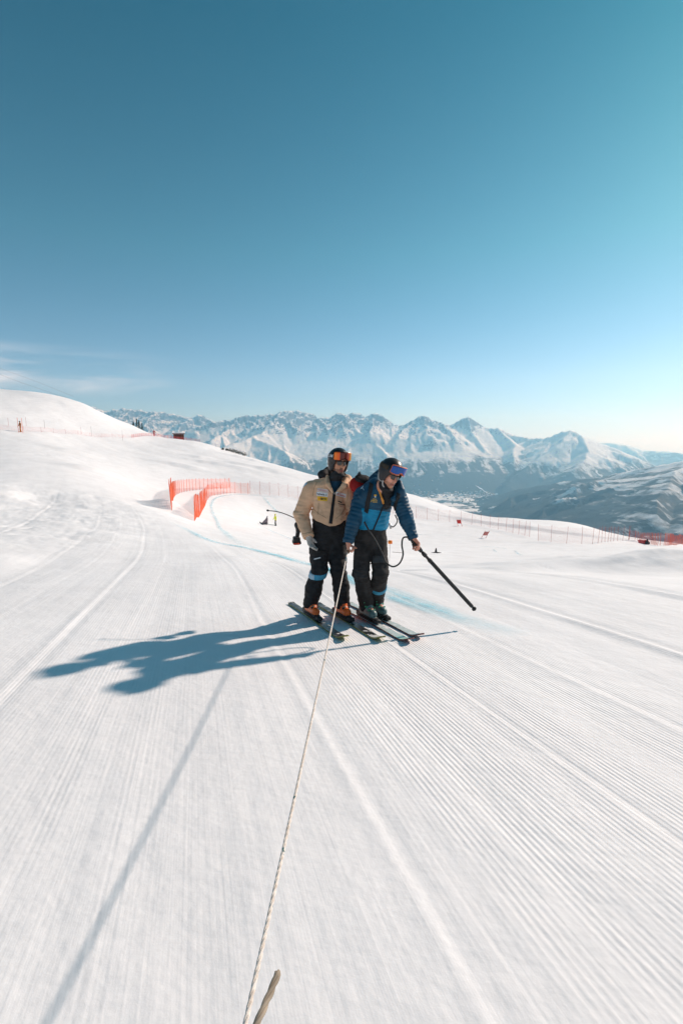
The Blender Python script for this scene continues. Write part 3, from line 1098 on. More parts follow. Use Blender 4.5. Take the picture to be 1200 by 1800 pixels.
WHITE = plain('white_print', (0.78, 0.78, 0.78), 0.7, 0, 0.04)
YELLOW = plain('yellow_print', (0.85, 0.50, 0.02), 0.7, 0, 0.05)
REDINK = plain('red_print', (0.55, 0.03, 0.03), 0.7)
PINKINK = plain('faded_red_print', (0.70, 0.22, 0.20), 0.7)
NAVYINK = plain('dark_blue_print', (0.03, 0.035, 0.09), 0.7)
BLACKINK = plain('black_print', (0.02, 0.02, 0.02), 0.7)
ORINK = plain('orange_print', (0.80, 0.16, 0.02), 0.7)
DARKLENS = plain('dark_lens', (0.012, 0.014, 0.014), 0.08, 0, 0.1, 0.8)
def mirror_lens(name, H, stops, axis=0):
    """mirror coating whose colour runs across the lens"""
    t = NT(name)
    p = t.n('ShaderNodeNewGeometry').outputs['Position']
    dv = t.n('ShaderNodeVectorMath', operation='DOT_PRODUCT')
    t.l(p, dv.inputs[0]); ax = (H.r, H.f, H.u)[axis]
    dv.inputs[1].default_value = tuple(ax)
    x = t.math('SUBTRACT', dv.outputs['Value'], float(H.c @ ax))
    r = t.n('ShaderNodeValToRGB')
    lo, hi = stops[0][0], stops[-1][0]
    while len(r.color_ramp.elements) < len(stops):
        r.color_ramp.elements.new(0.5)
    for e, (pp, c) in zip(r.color_ramp.elements, stops):
        e.position = (pp - lo) / (hi - lo); e.color = tuple(c) + (1,)
    t.l(t.rng(x, lo, hi, 0, 1, False), r.inputs[0])
    return t.done(t.pbr(r.outputs[0], 0.16, 0.25, None, 0.4, Coat_Weight=0.25))

def limit(F, fn):
    s, P = F.block(F.lo, F.lo + (F.n - 1) * F.h)
    F.d[s] = np.maximum(F.d[s], fn(P))
def pix(P):
    """world points -> picture coordinates (used only to tell which panel of a garment a face belongs to)"""
    x = P[:, 0]; y = P[:, 1]; z = P[:, 2] - CAMZ
    dep = y * cP - z * sP
    return 600 + 800 * x / dep, 900 - 800 * (y * sP + z * cP) / dep
def seg_d(P, a, b):
    a = arr(a); b = arr(b); ab = b - a
    t_ = np.clip(((P - a) @ ab) / (ab @ ab), 0, 1)
    return np.linalg.norm(P - a - t_[:, None] * ab, axis=1)

SKI_F = Vector((0.405, -0.914, 0.914 * SL)).normalized()       # the skis point at the viewer's right, up the slope
SKI_N = Vector((0, SL, 1)).normalized()
SKI_S = SKI_F.cross(SKI_N).normalized()                         # sideways
def plane_z(x, y):
    return -SL * y

# ------------------------------------------------------------------ skis and boots
def make_ski(tip, length, mats, label, top_marks, width=0.5):
    """mats: top, edge, tip-panel ; origin under the boot"""
    tip = Vector((tip[0], tip[1], plane_z(*tip)))
    mid = tip - SKI_F * (length * 0.55)
    root = empty('ski', mid)
    tag(root, label, 'ski', 'skis under the two skiers')
    N = 44
    def prof(s):                                                # s 0 tail .. 1 tip
        w = 0.034 + 0.014 * (2 * s - 1) ** 2 + 0.008 * s
        if s > 0.955:
            w *= math.sqrt(max(0.0, 1 - ((s - 0.955) / 0.046) ** 2)) * 0.92 + 0.08
        if s < 0.02:
            w *= 0.75 + 0.25 * s / 0.02
        z = 0.002 + 0.008 * math.sin(math.pi * s)
        if s > 0.88:
            z += 0.055 * ((s - 0.88) / 0.12) ** 2
        if s < 0.04:
            z += 0.012 * ((0.04 - s) / 0.04) ** 2
        return w, z
    def strip(name, s0, s1, zoff, wk, thick, mat, parent, n=N):
        V = []; Fc = []
        for i in range(n + 1):
            s = s0 + (s1 - s0) * i / n
            w, z = prof(s)
            c = tip + SKI_F * (length * (s - 1))
            for (a, b) in ((-1, 0), (1, 0), (1, 1), (-1, 1)):
                V.append(c + SKI_S * (a * w * wk) + SKI_N * (z + zoff + b * thick))
        for i in range(n):
            a = 4 * i
            for k in range(4):
                Fc.append((a + k, a + (k + 1) % 4, a + 4 + (k + 1) % 4, a + 4 + k))
        Fc.append((3, 2, 1, 0)); Fc.append((4 * n, 4 * n + 1, 4 * n + 2, 4 * n + 3))
        me = mesh_from(name, V, Fc)
        return link(name, me, mat, parent)
    body = strip('ski_body', 0, 1, 0, 1.0, 0.010, mats[1], root)
    strip('top_sheet', 0.004, 0.997, 0.010, 0.93, 0.0018, mats[0], body)
    strip('tip_panel', *top_marks, 0.0122, 0.90, 0.0012, mats[2], body, 16)
    # binding: toe and heel piece on a plate
    def blk(name, s, half, up, mat, rad=0.012):
        F = Field(arr(tip + SKI_F * (length * (s - 1))) - 0.2, arr(tip + SKI_F * (length * (s - 1))) + 0.2, 0.006)
        w, z = prof(s)
        c = tip + SKI_F * (length * (s - 1)) + SKI_N * (z + 0.0125 + up)
        F.box(c, half, (SKI_F, SKI_S, SKI_N), rad)
        if half[2] > 0.018:
            F.ell(c + SKI_N * half[2] * 0.6, (half[0] * 0.8, half[1] * 0.7, half[2] * 0.8), (SKI_F, SKI_S, SKI_N), 0.012)
        return link(name, F.mesh(name), mat, root)
    blk('binding_plate', 0.455, (0.22, 0.030, 0.009), 0.008, RUBBER, 0.006)
    blk('toe_piece', 0.585, (0.045, 0.032, 0.020), 0.028, mats[3])
    blk('heel_piece', 0.345, (0.050, 0.034, 0.028), 0.036, mats[3])
    return root, tip + SKI_F * (length * (0.468 - 1)) + SKI_N * 0.052
def make_boot(parent, foot, shin, shell, cuffm, clip, height=0.30, label=None):
    """foot: sole point under mid-foot; shin: where the leg enters"""
    foot = Vector(foot)
    lo = np.minimum(arr(foot) - 0.26, arr(shin) - 0.14); hi = np.maximum(arr(foot) + 0.26, arr(shin) + 0.14)
    F = Field(lo, hi, 0.007)
    heel = foot - SKI_F * 0.115 + SKI_N * 0.055
    toe = foot + SKI_F * 0.105 + SKI_N * 0.050
    F.cone(heel, toe, 0.054, 0.049, 0.02, flat=(SKI_S, 0.92))
    F.cone(heel + SKI_N * 0.03, foot + SKI_F * 0.01 + SKI_N * 0.115, 0.052, 0.045, 0.03)
    limit(F, lambda P: -((P - arr(foot)) @ arr(SKI_N)) + 0.012)
    F.box(foot + SKI_N * 0.012, (0.165, 0.036, 0.012), (SKI_F, SKI_S, SKI_N), 0.006, 0.006)
    me = F.mesh('ski_boot')
    C = faces_of(me)
    zl = (C - arr(foot)) @ arr(SKI_N); xl = (C - arr(foot)) @ arr(SKI_F)
    set_mats(me, np.where(zl < 0.026, 1, 0))
    b = link('ski_boot', me, [shell, RUBBER], parent)
    if label:
        b['label'] = label
    ank = foot - SKI_F * 0.045 + SKI_N * 0.105
    shv = (Vector(shin) - ank).normalized()
    F = Field(lo, hi, 0.007)
    F.cone(ank, ank + shv * 0.16, 0.054, 0.058, 0.01)
    F.cone(ank + shv * 0.02 + SKI_F * 0.012, ank + shv * 0.13 + SKI_F * 0.008, 0.046, 0.046, 0.01)
    F.cap_cut(ank + shv * 0.165, shv, 0.2)
    link('cuff', F.mesh('cuff'), cuffm, b)
    for i, (p, wd) in enumerate(((foot + SKI_F * 0.075 + SKI_N * 0.092, 0.046), (foot + SKI_F * 0.035 + SKI_N * 0.118, 0.048), (ank + shv * 0.045 + SKI_F * 0.054, 0.044), (ank + shv * 0.105 + SKI_F * 0.050, 0.044))):
        F = Field(arr(p) - 0.09, arr(p) + 0.09, 0.005)
        F.box(p, (0.010, wd, 0.007), (SKI_F if i < 2 else shv, SKI_S, SKI_N if i < 2 else SKI_F), 0.004, 0.004)
        F.box(p + SKI_S * 0.022, (0.008, 0.022, 0.012), (SKI_F if i < 2 else shv, SKI_S, SKI_N if i < 2 else SKI_F), 0.004, 0.004)
        link('buckle', F.mesh('buckle'), clip, b)
    return b

def snowy_sheet(name, color, lo_, hi_):
    """ski top with patches of dry snow dusted over it"""
    t = NT(name)
    tc = t.n('ShaderNodeTexCoord').outputs['Object']
    n = t.math('ADD', t.noise(tc, 9, 5, 0.65), t.math('MULTIPLY', t.math('SUBTRACT', t.noise(tc, 60, 4, 0.7), 0.5), 0.45))
    f = t.rng(n, lo_, hi_)
    return t.done(t.pbr(t.mix(f, color, (0.82, 0.82, 0.83)), t.rng(n, lo_, hi_, 0.35, 0.85), 0, t.bump(f, 0.4, 0.003), 0.4))
SKT = snowy_sheet('black_top_sheet', (0.02, 0.02, 0.022), 0.56, 0.70)
SKE = plain('yellow_green_edge', (0.22, 0.22, 0.05), 0.45, 0, 0.15)
SKW = plain('white_tip_sheet', (0.62, 0.62, 0.60), 0.35, 0, 0.1)
SKR = plain('dark_red_sidewall', (0.16, 0.035, 0.028), 0.45, 0, 0.2)
SKG = plain('mint_green_tip_sheet', (0.33, 0.55, 0.47), 0.35, 0, 0.35)
SKM = snowy_sheet('white_mint_top_sheet', (0.50, 0.57, 0.54), 0.50, 0.66)
skA1, footA1 = make_ski((0.045, 4.06), 1.74, (SKT, SKE, SKT, RUBBER), 'black ski with yellow-green edge under the left orange boot', (0.9, 0.96))
skA2, footA2 = make_ski((0.392, 4.03), 1.74, (SKT, SKE, SKW, RUBBER), 'black ski with a white tip under the orange boot nearest the rope', (0.88, 0.975))
skB1, footB1 = make_ski((0.652, 3.98), 1.66, (SKM, SKR, SKG, RUBBER), 'white and mint green ski with dark red edge beside the rope', (0.86, 0.975))
skB2, footB2 = make_ski((0.775, 4.12), 1.66, (SKM, SKR, SKM, RUBBER), 'rightmost white and mint green ski with dark red edge', (0.86, 0.975))

# ------------------------------------------------------------------ person in the tan jacket
YA = 5.0
def A(px, py, dy=0.0):
    return atY(px, py, YA + dy)
pA = empty('person', (-0.15, 4.95, plane_z(0, 4.95)))
tag(pA, 'person in tan jacket and black ski trousers with orange mirrored goggles on a black helmet', 'person', 'two skiers in front')
fA = Vector((0.22, -0.975, 0)).normalized()
rA = Vector((-fA.y, fA.x, 0))                                   # towards picture right
HA = Head(A(595, 813, -0.06), (0.42, -0.90, -0.03), (0.06, 0.05, 1))
hipA = (A(562, 950), A(592, 950, 0.02))
kneeA = (A(560, 1005, -0.15), A(595, 1005, -0.13))
calfA = (A(551.5, 1033, -0.12), A(599, 1034, -0.09))
ankA = (Vector(footA1) - SKI_F * 0.05 + SKI_N * 0.13, Vector(footA2) - SKI_F * 0.05 + SKI_N * 0.13)
shA = (A(547, 859), A(608, 862, 0.02))
elA = (A(529, 905, 0.02), A(621, 905, 0.06))
wrA = (A(542, 943, -0.15), A(612, 943, 0.02))
handdA = (Vector((0.30, -0.22, -0.93)), Vector((0.02, -0.3, -0.95)))
lo = np.array([-0.75, 4.3, -0.75]); hi = np.array([0.5, 5.5, 1.45])
F = Field((-0.62, 4.55, -0.72), (0.35, 5.42, 1.40), 0.0068)
HA.put(F)
F.cone(A(578, 868), A(578, 925), 0.155, 0.145, 0.05, flat=(fA, 0.68))
F.cone(A(577, 925), A(577, 948), 0.145, 0.14, 0.05, flat=(fA, 0.75))
F.cone(A(560, 857), A(598, 859), 0.062, 0.062, 0.05)
for i in (0, 1):
    F.path([shA[i], elA[i], wrA[i]], [0.055, 0.045, 0.030], 0.03)
    F.path([hipA[i], kneeA[i], ankA[i]], [0.085, 0.062, 0.045], 0.03)
    F.cone(ankA[i], ankA[i] + SKI_F * 0.13 - SKI_N * 0.06, 0.040, 0.030, 0.03)
hand(F, wrA[0], handdA[0], (0.55, -0.35, -0.2), (0.25, 0.3, 0.35, 0.4), mirror=-1, thumb=(0.25, 0.1))
hand(F, wrA[1], handdA[1], (-0.8, -0.2, 0), 0.55, mirror=1)
me = F.mesh('body')
C = faces_of(me)
L = HA.local(C)
jaw = (L[:, 2] < -0.048) & (L[:, 2] > -0.15) & (L[:, 1] > 0.01) & ~((np.abs(L[:, 0]) < 0.010) & (L[:, 2] > -0.055))
lips = (np.abs(L[:, 0]) < 0.024) & (L[:, 2] < -0.070) & (L[:, 2] > -0.093) & (L[:, 1] > 0.07)
cheek = (np.abs(L[:, 0]) > 0.02) & (L[:, 2] > -0.066)
set_mats(me, np.where(lips, 2, np.where(jaw & ~cheek, 1, 0)))
bodyA = link('body', me, [SKIN_A, STUB_A, LIP], pA)

def helmet(H, mat, parent, name='helmet'):
    F = Field(H.c - 0.2, H.c + 0.2, 0.006)
    ax = (H.r, H.f, H.u)
    F.ell(H(0, -0.012, 0.036), (0.114, 0.134, 0.124), ax, 0)
    for s in (-1, 1):
        F.ell(H(s * 0.080, -0.012, -0.035), (0.028, 0.052, 0.068), ax, 0.03)
    F.box(H(0, 0.125, -0.070), (0.074, 0.100, 0.112), ax, 0.03, cut=True)
    F.box(H(0, 0.0, -0.19), (0.2, 0.2, 0.085), ax, 0.01, cut=True)
    F.box(H(0, -0.02, -0.10), (0.060, 0.2, 0.07), ax, 0.03, cut=True)
    me = F.mesh(name)
    return link(name, me, mat, parent)
def r_helm(extra):
    def f(a, z):
        zz = min(0.98, abs(z - 0.036) / 0.124)
        k = math.sqrt(1 - zz * zz)
        return k / math.sqrt((math.sin(a) / 0.114) ** 2 + (math.cos(a) / 0.134) ** 2) + extra
    return f
helA = helmet(HA, HELM, pA)
gogA = shell_patch('goggles', HA, -0.92, 0.92, lambda a: (0.024 + 0.020 * math.exp(-(a / 0.22) ** 2) + 0.006 * (a / 1.1) ** 2, 0.120 - 0.012 * (a / 1.1) ** 4), 0.144, 0.022, RUBBER, pA, squash=0.88)
lensA = mirror_lens('orange_mirror_lens', HA, [(-0.12, (0.95, 0.25, 0.01)), (-0.058, (0.85, 0.10, 0.01)), (-0.048, (0.10, 0.012, 0.010)), (0.02, (0.18, 0.02, 0.012)), (0.05, (0.45, 0.05, 0.01)), (0.09, (0.80, 0.35, 0.02))])
shell_patch('lens', HA, -0.90, 0.90, lambda a: (0.029 + 0.020 * math.exp(-(a / 0.22) ** 2) + 0.006 * (a / 1.1) ** 2, 0.116 - 0.012 * (a / 1.1) ** 4), 0.148, 0.006, lensA, gogA, squash=0.88)
strapA = shell_patch('strap', HA, 0.8, 2 * math.pi - 0.8, lambda a: (0.048, 0.086), r_helm(0.004), 0.003, BLACK, gogA, n=60, c=(0, -0.012))
def sunglasses(H, parent, mat, drop=0.0, name='sunglasses'):
    root = None
    for s in (-1, 1):
        def zf(a, s=s):
            x = (abs(a) - 0.34) / 0.30
            return (-0.030 * math.sqrt(max(0.05, 1 - abs(x) ** 3)) + 0.004 + drop, 0.024 - 0.006 * abs(x) ** 2 + drop)
        o = shell_patch(name if root is None else 'lens', H, s * 0.05, s * 0.64, zf, 0.100, 0.003, mat, parent if root is None else root, n=12, m=6, squash=0.92)
        if root is None:
            root = o
    pts = [H(math.sin(a) * 0.094, math.cos(a) * 0.102, 0.016 + drop) for a in np.linspace(-0.72, 0.72, 15)]
    pts = [H(-0.078, -0.01, 0.008)] + pts + [H(0.078, -0.01, 0.008)]
    tube('frame', pts, 0.0038, RUBBER, root, 6)
    return root
sunglasses(HA, pA, DARKLENS)
bv = bvh_of(strapA.data)
def strap_letter(H, ch, a0, a1, z0, z1, rf, mat, parent):
    cu = bpy.data.curves.new('letter', 'FONT'); cu.body = ch; cu.offset = 0.03; cu.resolution_u = 2
    tmp = bpy.data.objects.new('letter', cu); COL.objects.link(tmp)
    me = bpy.data.meshes.new_from_object(tmp.evaluated_get(bpy.context.evaluated_depsgraph_get()))
    bpy.data.objects.remove(tmp)
    xs = [v.co.x for v in me.vertices]; ys = [v.co.y for v in me.vertices]
    for v in me.vertices:
        an = a0 + (a1 - a0) * (v.co.x - min(xs)) / (max(xs) - min(xs)); z = z0 + (z1 - z0) * (v.co.y - min(ys)) / (max(ys) - min(ys))
        rr = rf(an, z)
        v.co = Vector(H(math.sin(an) * rr, math.cos(an) * rr - 0.012, z))
    me.materials.clear()
    return link('letter', me, mat, parent)
for k_, ch in enumerate('SUM'):
    strap_letter(HA, ch, -1.84 + 0.30 * k_, -1.58 + 0.30 * k_, 0.051, 0.083, r_helm(0.0062), WHITE, strapA)

# neck warmer and base layer in the open collar
F = Field(arr(A(590, 845)) - 0.26, arr(A(590, 845)) + 0.26, 0.007)
F.cone(HA(0, 0.0, -0.125), A(588, 846, -0.02), 0.070, 0.074, 0.02)
F.cone(A(588, 846, -0.02), A(586, 872, -0.04), 0.074, 0.066, 0.03)
F.ell(HA(0, 0.085, -0.135), (0.05, 0.03, 0.03), (HA.r, HA.f, HA.u), 0.03)
F.wrinkle(0.005, 45, 5, (0.5, 0.5, 1.8))
me = F.mesh('neck_warmer')
px_, py_ = pix(faces_of(me))
set_mats(me, np.where(py_ > 846, 1, 0))
link('neck_warmer', me, [BLACK, NAVY], pA)

# jacket
F = Field((-0.68, 4.5, -0.05), (0.45, 5.5, 1.25), 0.0075)
F.cone(A(579, 868, 0.0), A(580, 905, 0.0), 0.188, 0.190, 0.05, flat=(fA, 0.68))
F.cone(A(580, 905, 0.0), A(580, 928, -0.01), 0.190, 0.198, 0.05, flat=(fA, 0.72))
F.cone(A(556, 856, 0.01), A(602, 859, 0.02), 0.082, 0.082, 0.06)
F.wrinkle(0.010, 28, 3, (1, 1, 1.3))
F.wrinkle(0.005, 60, 4, (1, 1, 1.6))
cA = arr(A(578, 900))
zc = A(578, 921).z; rAa = arr(rA)
def hemA(P):
    lat = np.abs((P - cA) @ rAa - 0.01)
    return (zc + 0.42 * np.maximum(lat - 0.035, 0) * np.where(((P - cA) @ arr(fA)) > -0.02, 1, 0.3)) - P[..., 2]
limit(F, hemA)
# open collar
F2 = Field(F.lo, F.lo + (F.n - 1) * F.h, F.h)
F2.cone(A(591, 830, -0.03), A(588, 852, -0.08), 0.098, 0.080, 0.02)
F2.cone(A(588, 852, -0.08), A(587, 869, -0.20), 0.080, 0.026, 0.02)
F.d = np.maximum(F.d, -F2.d)
# collar flaps and the folded hood behind the neck
F.path([A(575, 838, -0.03), A(576.5, 852, -0.13), A(585.5, 867, -0.165)], [0.020, 0.026, 0.012], 0.010, flat=(fA, 0.7))
F.path([A(609, 843, -0.02), A(605, 854, -0.13), A(590.5, 867, -0.165)], [0.026, 0.036, 0.012], 0.010, flat=(fA, 0.7))
F.path([A(568, 846, 0.02), A(575, 842, 0.12), A(592, 840, 0.15), A(610, 843, 0.10), A(613, 850, 0.02)], [0.035, 0.05, 0.055, 0.05, 0.035], 0.03)
for i in (0, 1):
    F.cone(shA[i], elA[i], 0.090, 0.084, 0.018)
    F.cone(elA[i], wrA[i], 0.084, 0.062, 0.02)
    ea = elA[i]
    F.wrinkle(0.016, 40, 11 + i, (0.6, 0.6, 1.6), lambda P, e=arr(ea): np.exp(-(np.linalg.norm(P - e, axis=1) / 0.2) ** 2))
    F.cap_cut(wrA[i] + (wrA[i] - elA[i]).normalized() * 0.012, (wrA[i] - elA[i]), 0.11)
me = F.mesh('jacket')
C = faces_of(me)
jackA = link('jacket', me, TAN, pA)
bvA = bvh_of(me)
zipc = [(585.2, 865.5), (589.6, 866), (583.6, 921), (577.6, 920)]
zp = decal('zip', zipc, bvA, 0.003, BLACK, jackA, 4, 22, 0.004)
pl = decal('zip_pull', [(586.3, 866), (588.2, 866.2), (587.8, 870), (586.0, 869.8)], bvA, 0.009, STEEL, zp, 2, 3, 0.004)
P1 = [(558, 858), (576.5, 861), (576.3, 866), (557.8, 863)]
P2 = [(556.5, 864), (576.3, 866.7), (575.6, 873.5), (556.2, 870.6)]
P3 = [(557.8, 872.4), (575.5, 874), (575, 881), (558.5, 879.8)]
P4 = [(590.3, 864.2), (608.3, 868.5), (607.2, 875.3), (590, 870.7)]
b = decal('patch', P1, bvA, 0.003, WHITE, jackA); lettering('lettering', 'RAIFFEISEN', inset(P1, .05, .2, .95, .85), bvA, 0.0055, PINKINK, b)
b = decal('patch', P2, bvA, 0.003, WHITE, jackA); lettering('lettering', 'helvetia', inset(P2, .05, .2, .74, .8), bvA, 0.0055, NAVYINK, b)
lettering('emblem', 'A', inset(P2, .82, .15, .93, .85), bvA, 0.0055, NAVYINK, b, 0.04)
b = decal('patch', P3, bvA, 0.003, YELLOW, jackA); lettering('lettering', 'BKW', inset(P3, .34, .22, .90, .80), bvA, 0.0055, BLACKINK, b, 0.03)
lettering('emblem', 'o', inset(P3, .13, .28, .29, .75), bvA, 0.0055, ORINK, b, 0.08)
b = decal('patch', P4, bvA, 0.003, WHITE, jackA); lettering('lettering', 'Sunrise', inset(P4, .32, .22, .92, .82), bvA, 0.0055, REDINK, b)
lettering('emblem', 'O', inset(P4, .10, .18, .26, .78), bvA, 0.0055, REDINK, b, 0.02)
SEAM = cloth('tan_seam', (0.36, 0.22, 0.125), 160, 0.1)
def seam(pts, w, mat=None, parent=None, bv_=None):
    for (x0, y0), (x1, y1) in zip(pts, pts[1:]):
        L_ = math.hypot(x1 - x0, y1 - y0); nx_, ny_ = (y1 - y0) / L_ * w / 2, -(x1 - x0) / L_ * w / 2
        decal('seam', [(x0 - nx_, y0 - ny_), (x0 + nx_, y0 + ny_), (x1 + nx_, y1 + ny_), (x1 - nx_, y1 - ny_)], bv_ or bvA, 0.0018, mat or SEAM, parent or jackA, 2, 8)
seam([(557, 848), (552, 858), (549.5, 872)], 0.7)
seam([(608.5, 850), (611, 862), (610.5, 880)], 0.7)
seam([(549, 893), (560, 903), (574, 911)], 0.7)
seam([(607, 892), (600, 903), (590, 912)], 0.7)
seam([(531.5, 938.5), (548.5, 935.0)], 0.8)
seam([(560, 884), (559, 905)], 0.6)
decal('sleeve_patch', [(533.5, 849), (539.5, 845.5), (540, 851), (533, 856.5)], bvA, 0.003, PALE, jackA, 5, 5)
decal('pocket_zip', [(593.6, 880.2), (600.5, 882.6), (600.2, 884.2), (593.4, 881.8)], bvA, 0.003, BLACK, jackA, 6, 2)
decal('pocket_zip', [(594, 884.6), (606.2, 887.2), (606.1, 888.4), (594, 885.8)], bvA, 0.003, BLACK2, jackA, 6, 2)

# black hood tucked behind the collar
F = Field(arr(A(568, 838)) - 0.26, arr(A(568, 838)) + 0.26, 0.008)
F.path([A(567, 846, 0.00), A(567, 834, 0.04), A(578, 829, 0.12), A(596, 831, 0.15), A(608, 840, 0.09)], [0.032, 0.045, 0.050, 0.048, 0.03], 0.03)
F.wrinkle(0.006, 50, 8)
link('hood', F.mesh('hood'), BLACK, pA)

# trousers with bib
F = Field((-0.60, 4.5, -0.65), (0.40, 5.5, 1.0), 0.0075)
F.cone(A(578, 880), A(578, 930), 0.170, 0.178, 0.05, flat=(fA, 0.68))
F.cone(A(578, 930), A(577, 948), 0.178, 0.175, 0.05, flat=(fA, 0.76))
for i in (0, 1):
    F.cone(hipA[i], kneeA[i], 0.124, 0.086, 0.035)
    hem = ankA[i] - (kneeA[i] - ankA[i]).normalized() * 0.045
    F.path([kneeA[i], calfA[i], hem], [0.084, 0.093, 0.086], 0.02)
    F.wrinkle(0.010, 40, 21 + i, (0.5, 0.5, 1.7), lambda P, e=arr(kneeA[i]), h2=arr(hem): np.exp(-(np.linalg.norm(P - e, axis=1) / 0.2) ** 2) + 0.8 * np.exp(-(np.linalg.norm(P - h2, axis=1) / 0.12) ** 2))
    F.cap_cut(hem, hem - kneeA[i], 0.12)
F.wrinkle(0.007, 24, 29)
F.wrinkle(0.005, 58, 30, (0.6, 0.6, 1.6))
limit(F, lambda P: P[..., 2] - A(578, 886).z)
me = F.mesh('trousers')
trA = link('trousers', me, BLACK, pA)
bvT = bvh_of(me)
decal('pocket_label', [(552, 982), (563, 979.4), (563.2, 981.6), (552.2, 984)], bvT, 0.003, WHITE, trA, 6, 2)
decal('pocket_flap', [(541, 965), (577, 968), (574, 975), (543, 978)], bvT, 0.003, BLACK2, trA, 10, 5, 0.003)
# elastic band below the right knee
def leg_band(pts, rs, p, ax, w, mats, parent, split):
    """elastic strap that follows the leg between two planes"""
    c = arr(p); n = vnorm(arr(ax))
    F = Field(c - 0.16, c + 0.16, 0.0055)
    F.path(pts, rs, 0.02)
    limit(F, lambda P: np.abs((P - c) @ n) - w / 2)
    me = F.mesh('leg_band')
    px_, _ = pix(faces_of(me))
    o = link('leg_band', me, mats, parent)
    set_mats(me, np.where(px_ < split, 1, 0))
    return o
kc = kneeA[0] + (calfA[0] - kneeA[0]) * 0.15
lb = leg_band([hipA[0], kneeA[0], calfA[0]], [0.132, 0.094, 0.102], kc, (calfA[0] - kneeA[0]) + Vector((0.05, 0, -0.0)), 0.062, [CYAN, PALE], trA, 552)
bvB = bvh_of(lb.data)
lettering('lettering', 'LOC', [(554.5, 1004.5), (563.5, 1007), (563.3, 1011), (554.2, 1008.5)], bvB, 0.002, WHITE, lb, 0.03)

# grey gloves
for i in (0, 1):
    F = Field(arr(wrA[i]) - 0.26, arr(wrA[i]) + 0.26, 0.0055)
    if i == 0:
        hand(F, wrA[0], handdA[0], (0.55, -0.35, -0.2), (0.25, 0.3, 0.35, 0.4), grow=0.004, mirror=-1, thumb=(0.25, 0.1))
    else:
        hand(F, wrA[1], handdA[1], (-0.8, -0.2, 0), 0.55, grow=0.004, mirror=1)
    F.cone(wrA[i] - handdA[i] * 0.03, wrA[i] + handdA[i] * 0.01, 0.040, 0.036, 0.01)
    link('glove', F.mesh('glove'), GREY, pA)
make_boot(pA, footA1, kneeA[0], ORANGE, ORANGE, RUBBER)
make_boot(pA, footA2, kneeA[1], ORANGE, ORANGE, RUBBER)

# ------------------------------------------------------------------ person in the blue down jacket
YB = 4.72
def B(px, py, dy=0.0):
    return atY(px, py, YB + dy)
pB = empty('person', (0.30, 4.75, plane_z(0, 4.75)))
tag(pB, 'person in petrol and azure down jacket leaning forward with a spray lance in hand', 'person', 'two skiers in front')
fB = Vector((0.45, -0.89, 0)).normalized()
rB = Vector((-fB.y, fB.x, 0))
HB = Head(B(685.5, 833, -0.20), (0.50, -0.80, -0.30), (0.20, 0.10, 1))
hipB = (B(639, 948, 0.05), B(663, 948, 0.10))
kneeB = (B(634, 1008, -0.06), B(668, 1008, -0.06))
ankB = (Vector(footB1) - SKI_F * 0.05 + SKI_N * 0.13, Vector(footB2) - SKI_F * 0.05 + SKI_N * 0.13)
shB = (B(637, 868, -0.02), B(699, 871, -0.10))
elB = (B(622, 914, -0.12), B(713, 911, -0.16))
wrB = (B(612, 952, -0.17), B(726, 945, -0.22))
LAN0 = B(722, 948, -0.235); LANH = B(741, 970, -0.20)
LTIP = Vector((1.41, 4.59, -0.415))
wdir = (LANH - LAN0).normalized()
ROPE_H = B(611.5, 968, -0.19)
hB0 = Vector((0.0, -0.12, -1)); nB0 = Vector((0.95, 0.1, 0.05))
# the left hand lies over the grip of the lance
gripc = LAN0 + (LANH - LAN0) * 0.42
dB1 = Vector((0.55, -0.35, -0.62)); nB1 = Vector((-0.62, -0.15, -0.45))
F = Field((-0.15, 4.1, -0.70), (0.95, 5.15, 1.30), 0.0068)
HB.put(F)
F.cone(B(664, 872, -0.05), B(652, 930, 0.05), 0.150, 0.140, 0.05, flat=(fB, 0.7))
F.cone(B(652, 930, 0.05), B(651, 948, 0.07), 0.140, 0.135, 0.05, flat=(fB, 0.78))
F.cone(B(648, 866, -0.03), B(692, 868, -0.09), 0.06, 0.06, 0.05)
F.cone(HB(0, -0.045, -0.16), B(672, 868, -0.06), 0.06, 0.07, 0.04)
for i in (0, 1):
    F.path([shB[i], elB[i], wrB[i]], [0.052, 0.043, 0.030], 0.03)
    F.path([hipB[i], kneeB[i], ankB[i]], [0.082, 0.060, 0.045], 0.03)
    F.cone(ankB[i], ankB[i] + SKI_F * 0.13 - SKI_N * 0.06, 0.040, 0.030, 0.03)
hand(F, wrB[0], hB0, nB0, (1.15, 1.2, 1.2, 1.2), mirror=-1, thumb=(0.92, 0.7))
hand(F, wrB[1], dB1, nB1, (0.75, 0.8, 0.85, 0.9), mirror=1, thumb=(0.7, 0.3))
me = F.mesh('body')
L = HB.local(faces_of(me))
jaw = (L[:, 2] < -0.050) & (L[:, 2] > -0.15) & (L[:, 1] > 0.012)
lips = (np.abs(L[:, 0]) < 0.024) & (L[:, 2] < -0.070) & (L[:, 2] > -0.093) & (L[:, 1] > 0.07)
cheek = (np.abs(L[:, 0]) > 0.02) & (L[:, 2] > -0.066)
set_mats(me, np.where(lips, 2, np.where(jaw & ~cheek, 1, 0)))
link('body', me, [SKIN_B, STUB_B, LIP], pB)
helB = helmet(HB, HELMB, pB)
FRAMEO = plain('orange_goggle_frame', (0.60, 0.13, 0.05), 0.5)
gogB = shell_patch('goggles', HB, -0.92, 0.92, lambda a: (0.030 + 0.026 * math.exp(-(a / 0.24) ** 2) + 0.010 * (a / 1.05) ** 4, 0.122 - 0.018 * (a / 1.05) ** 4), 0.147, 0.026, FRAMEO, pB, squash=0.86)
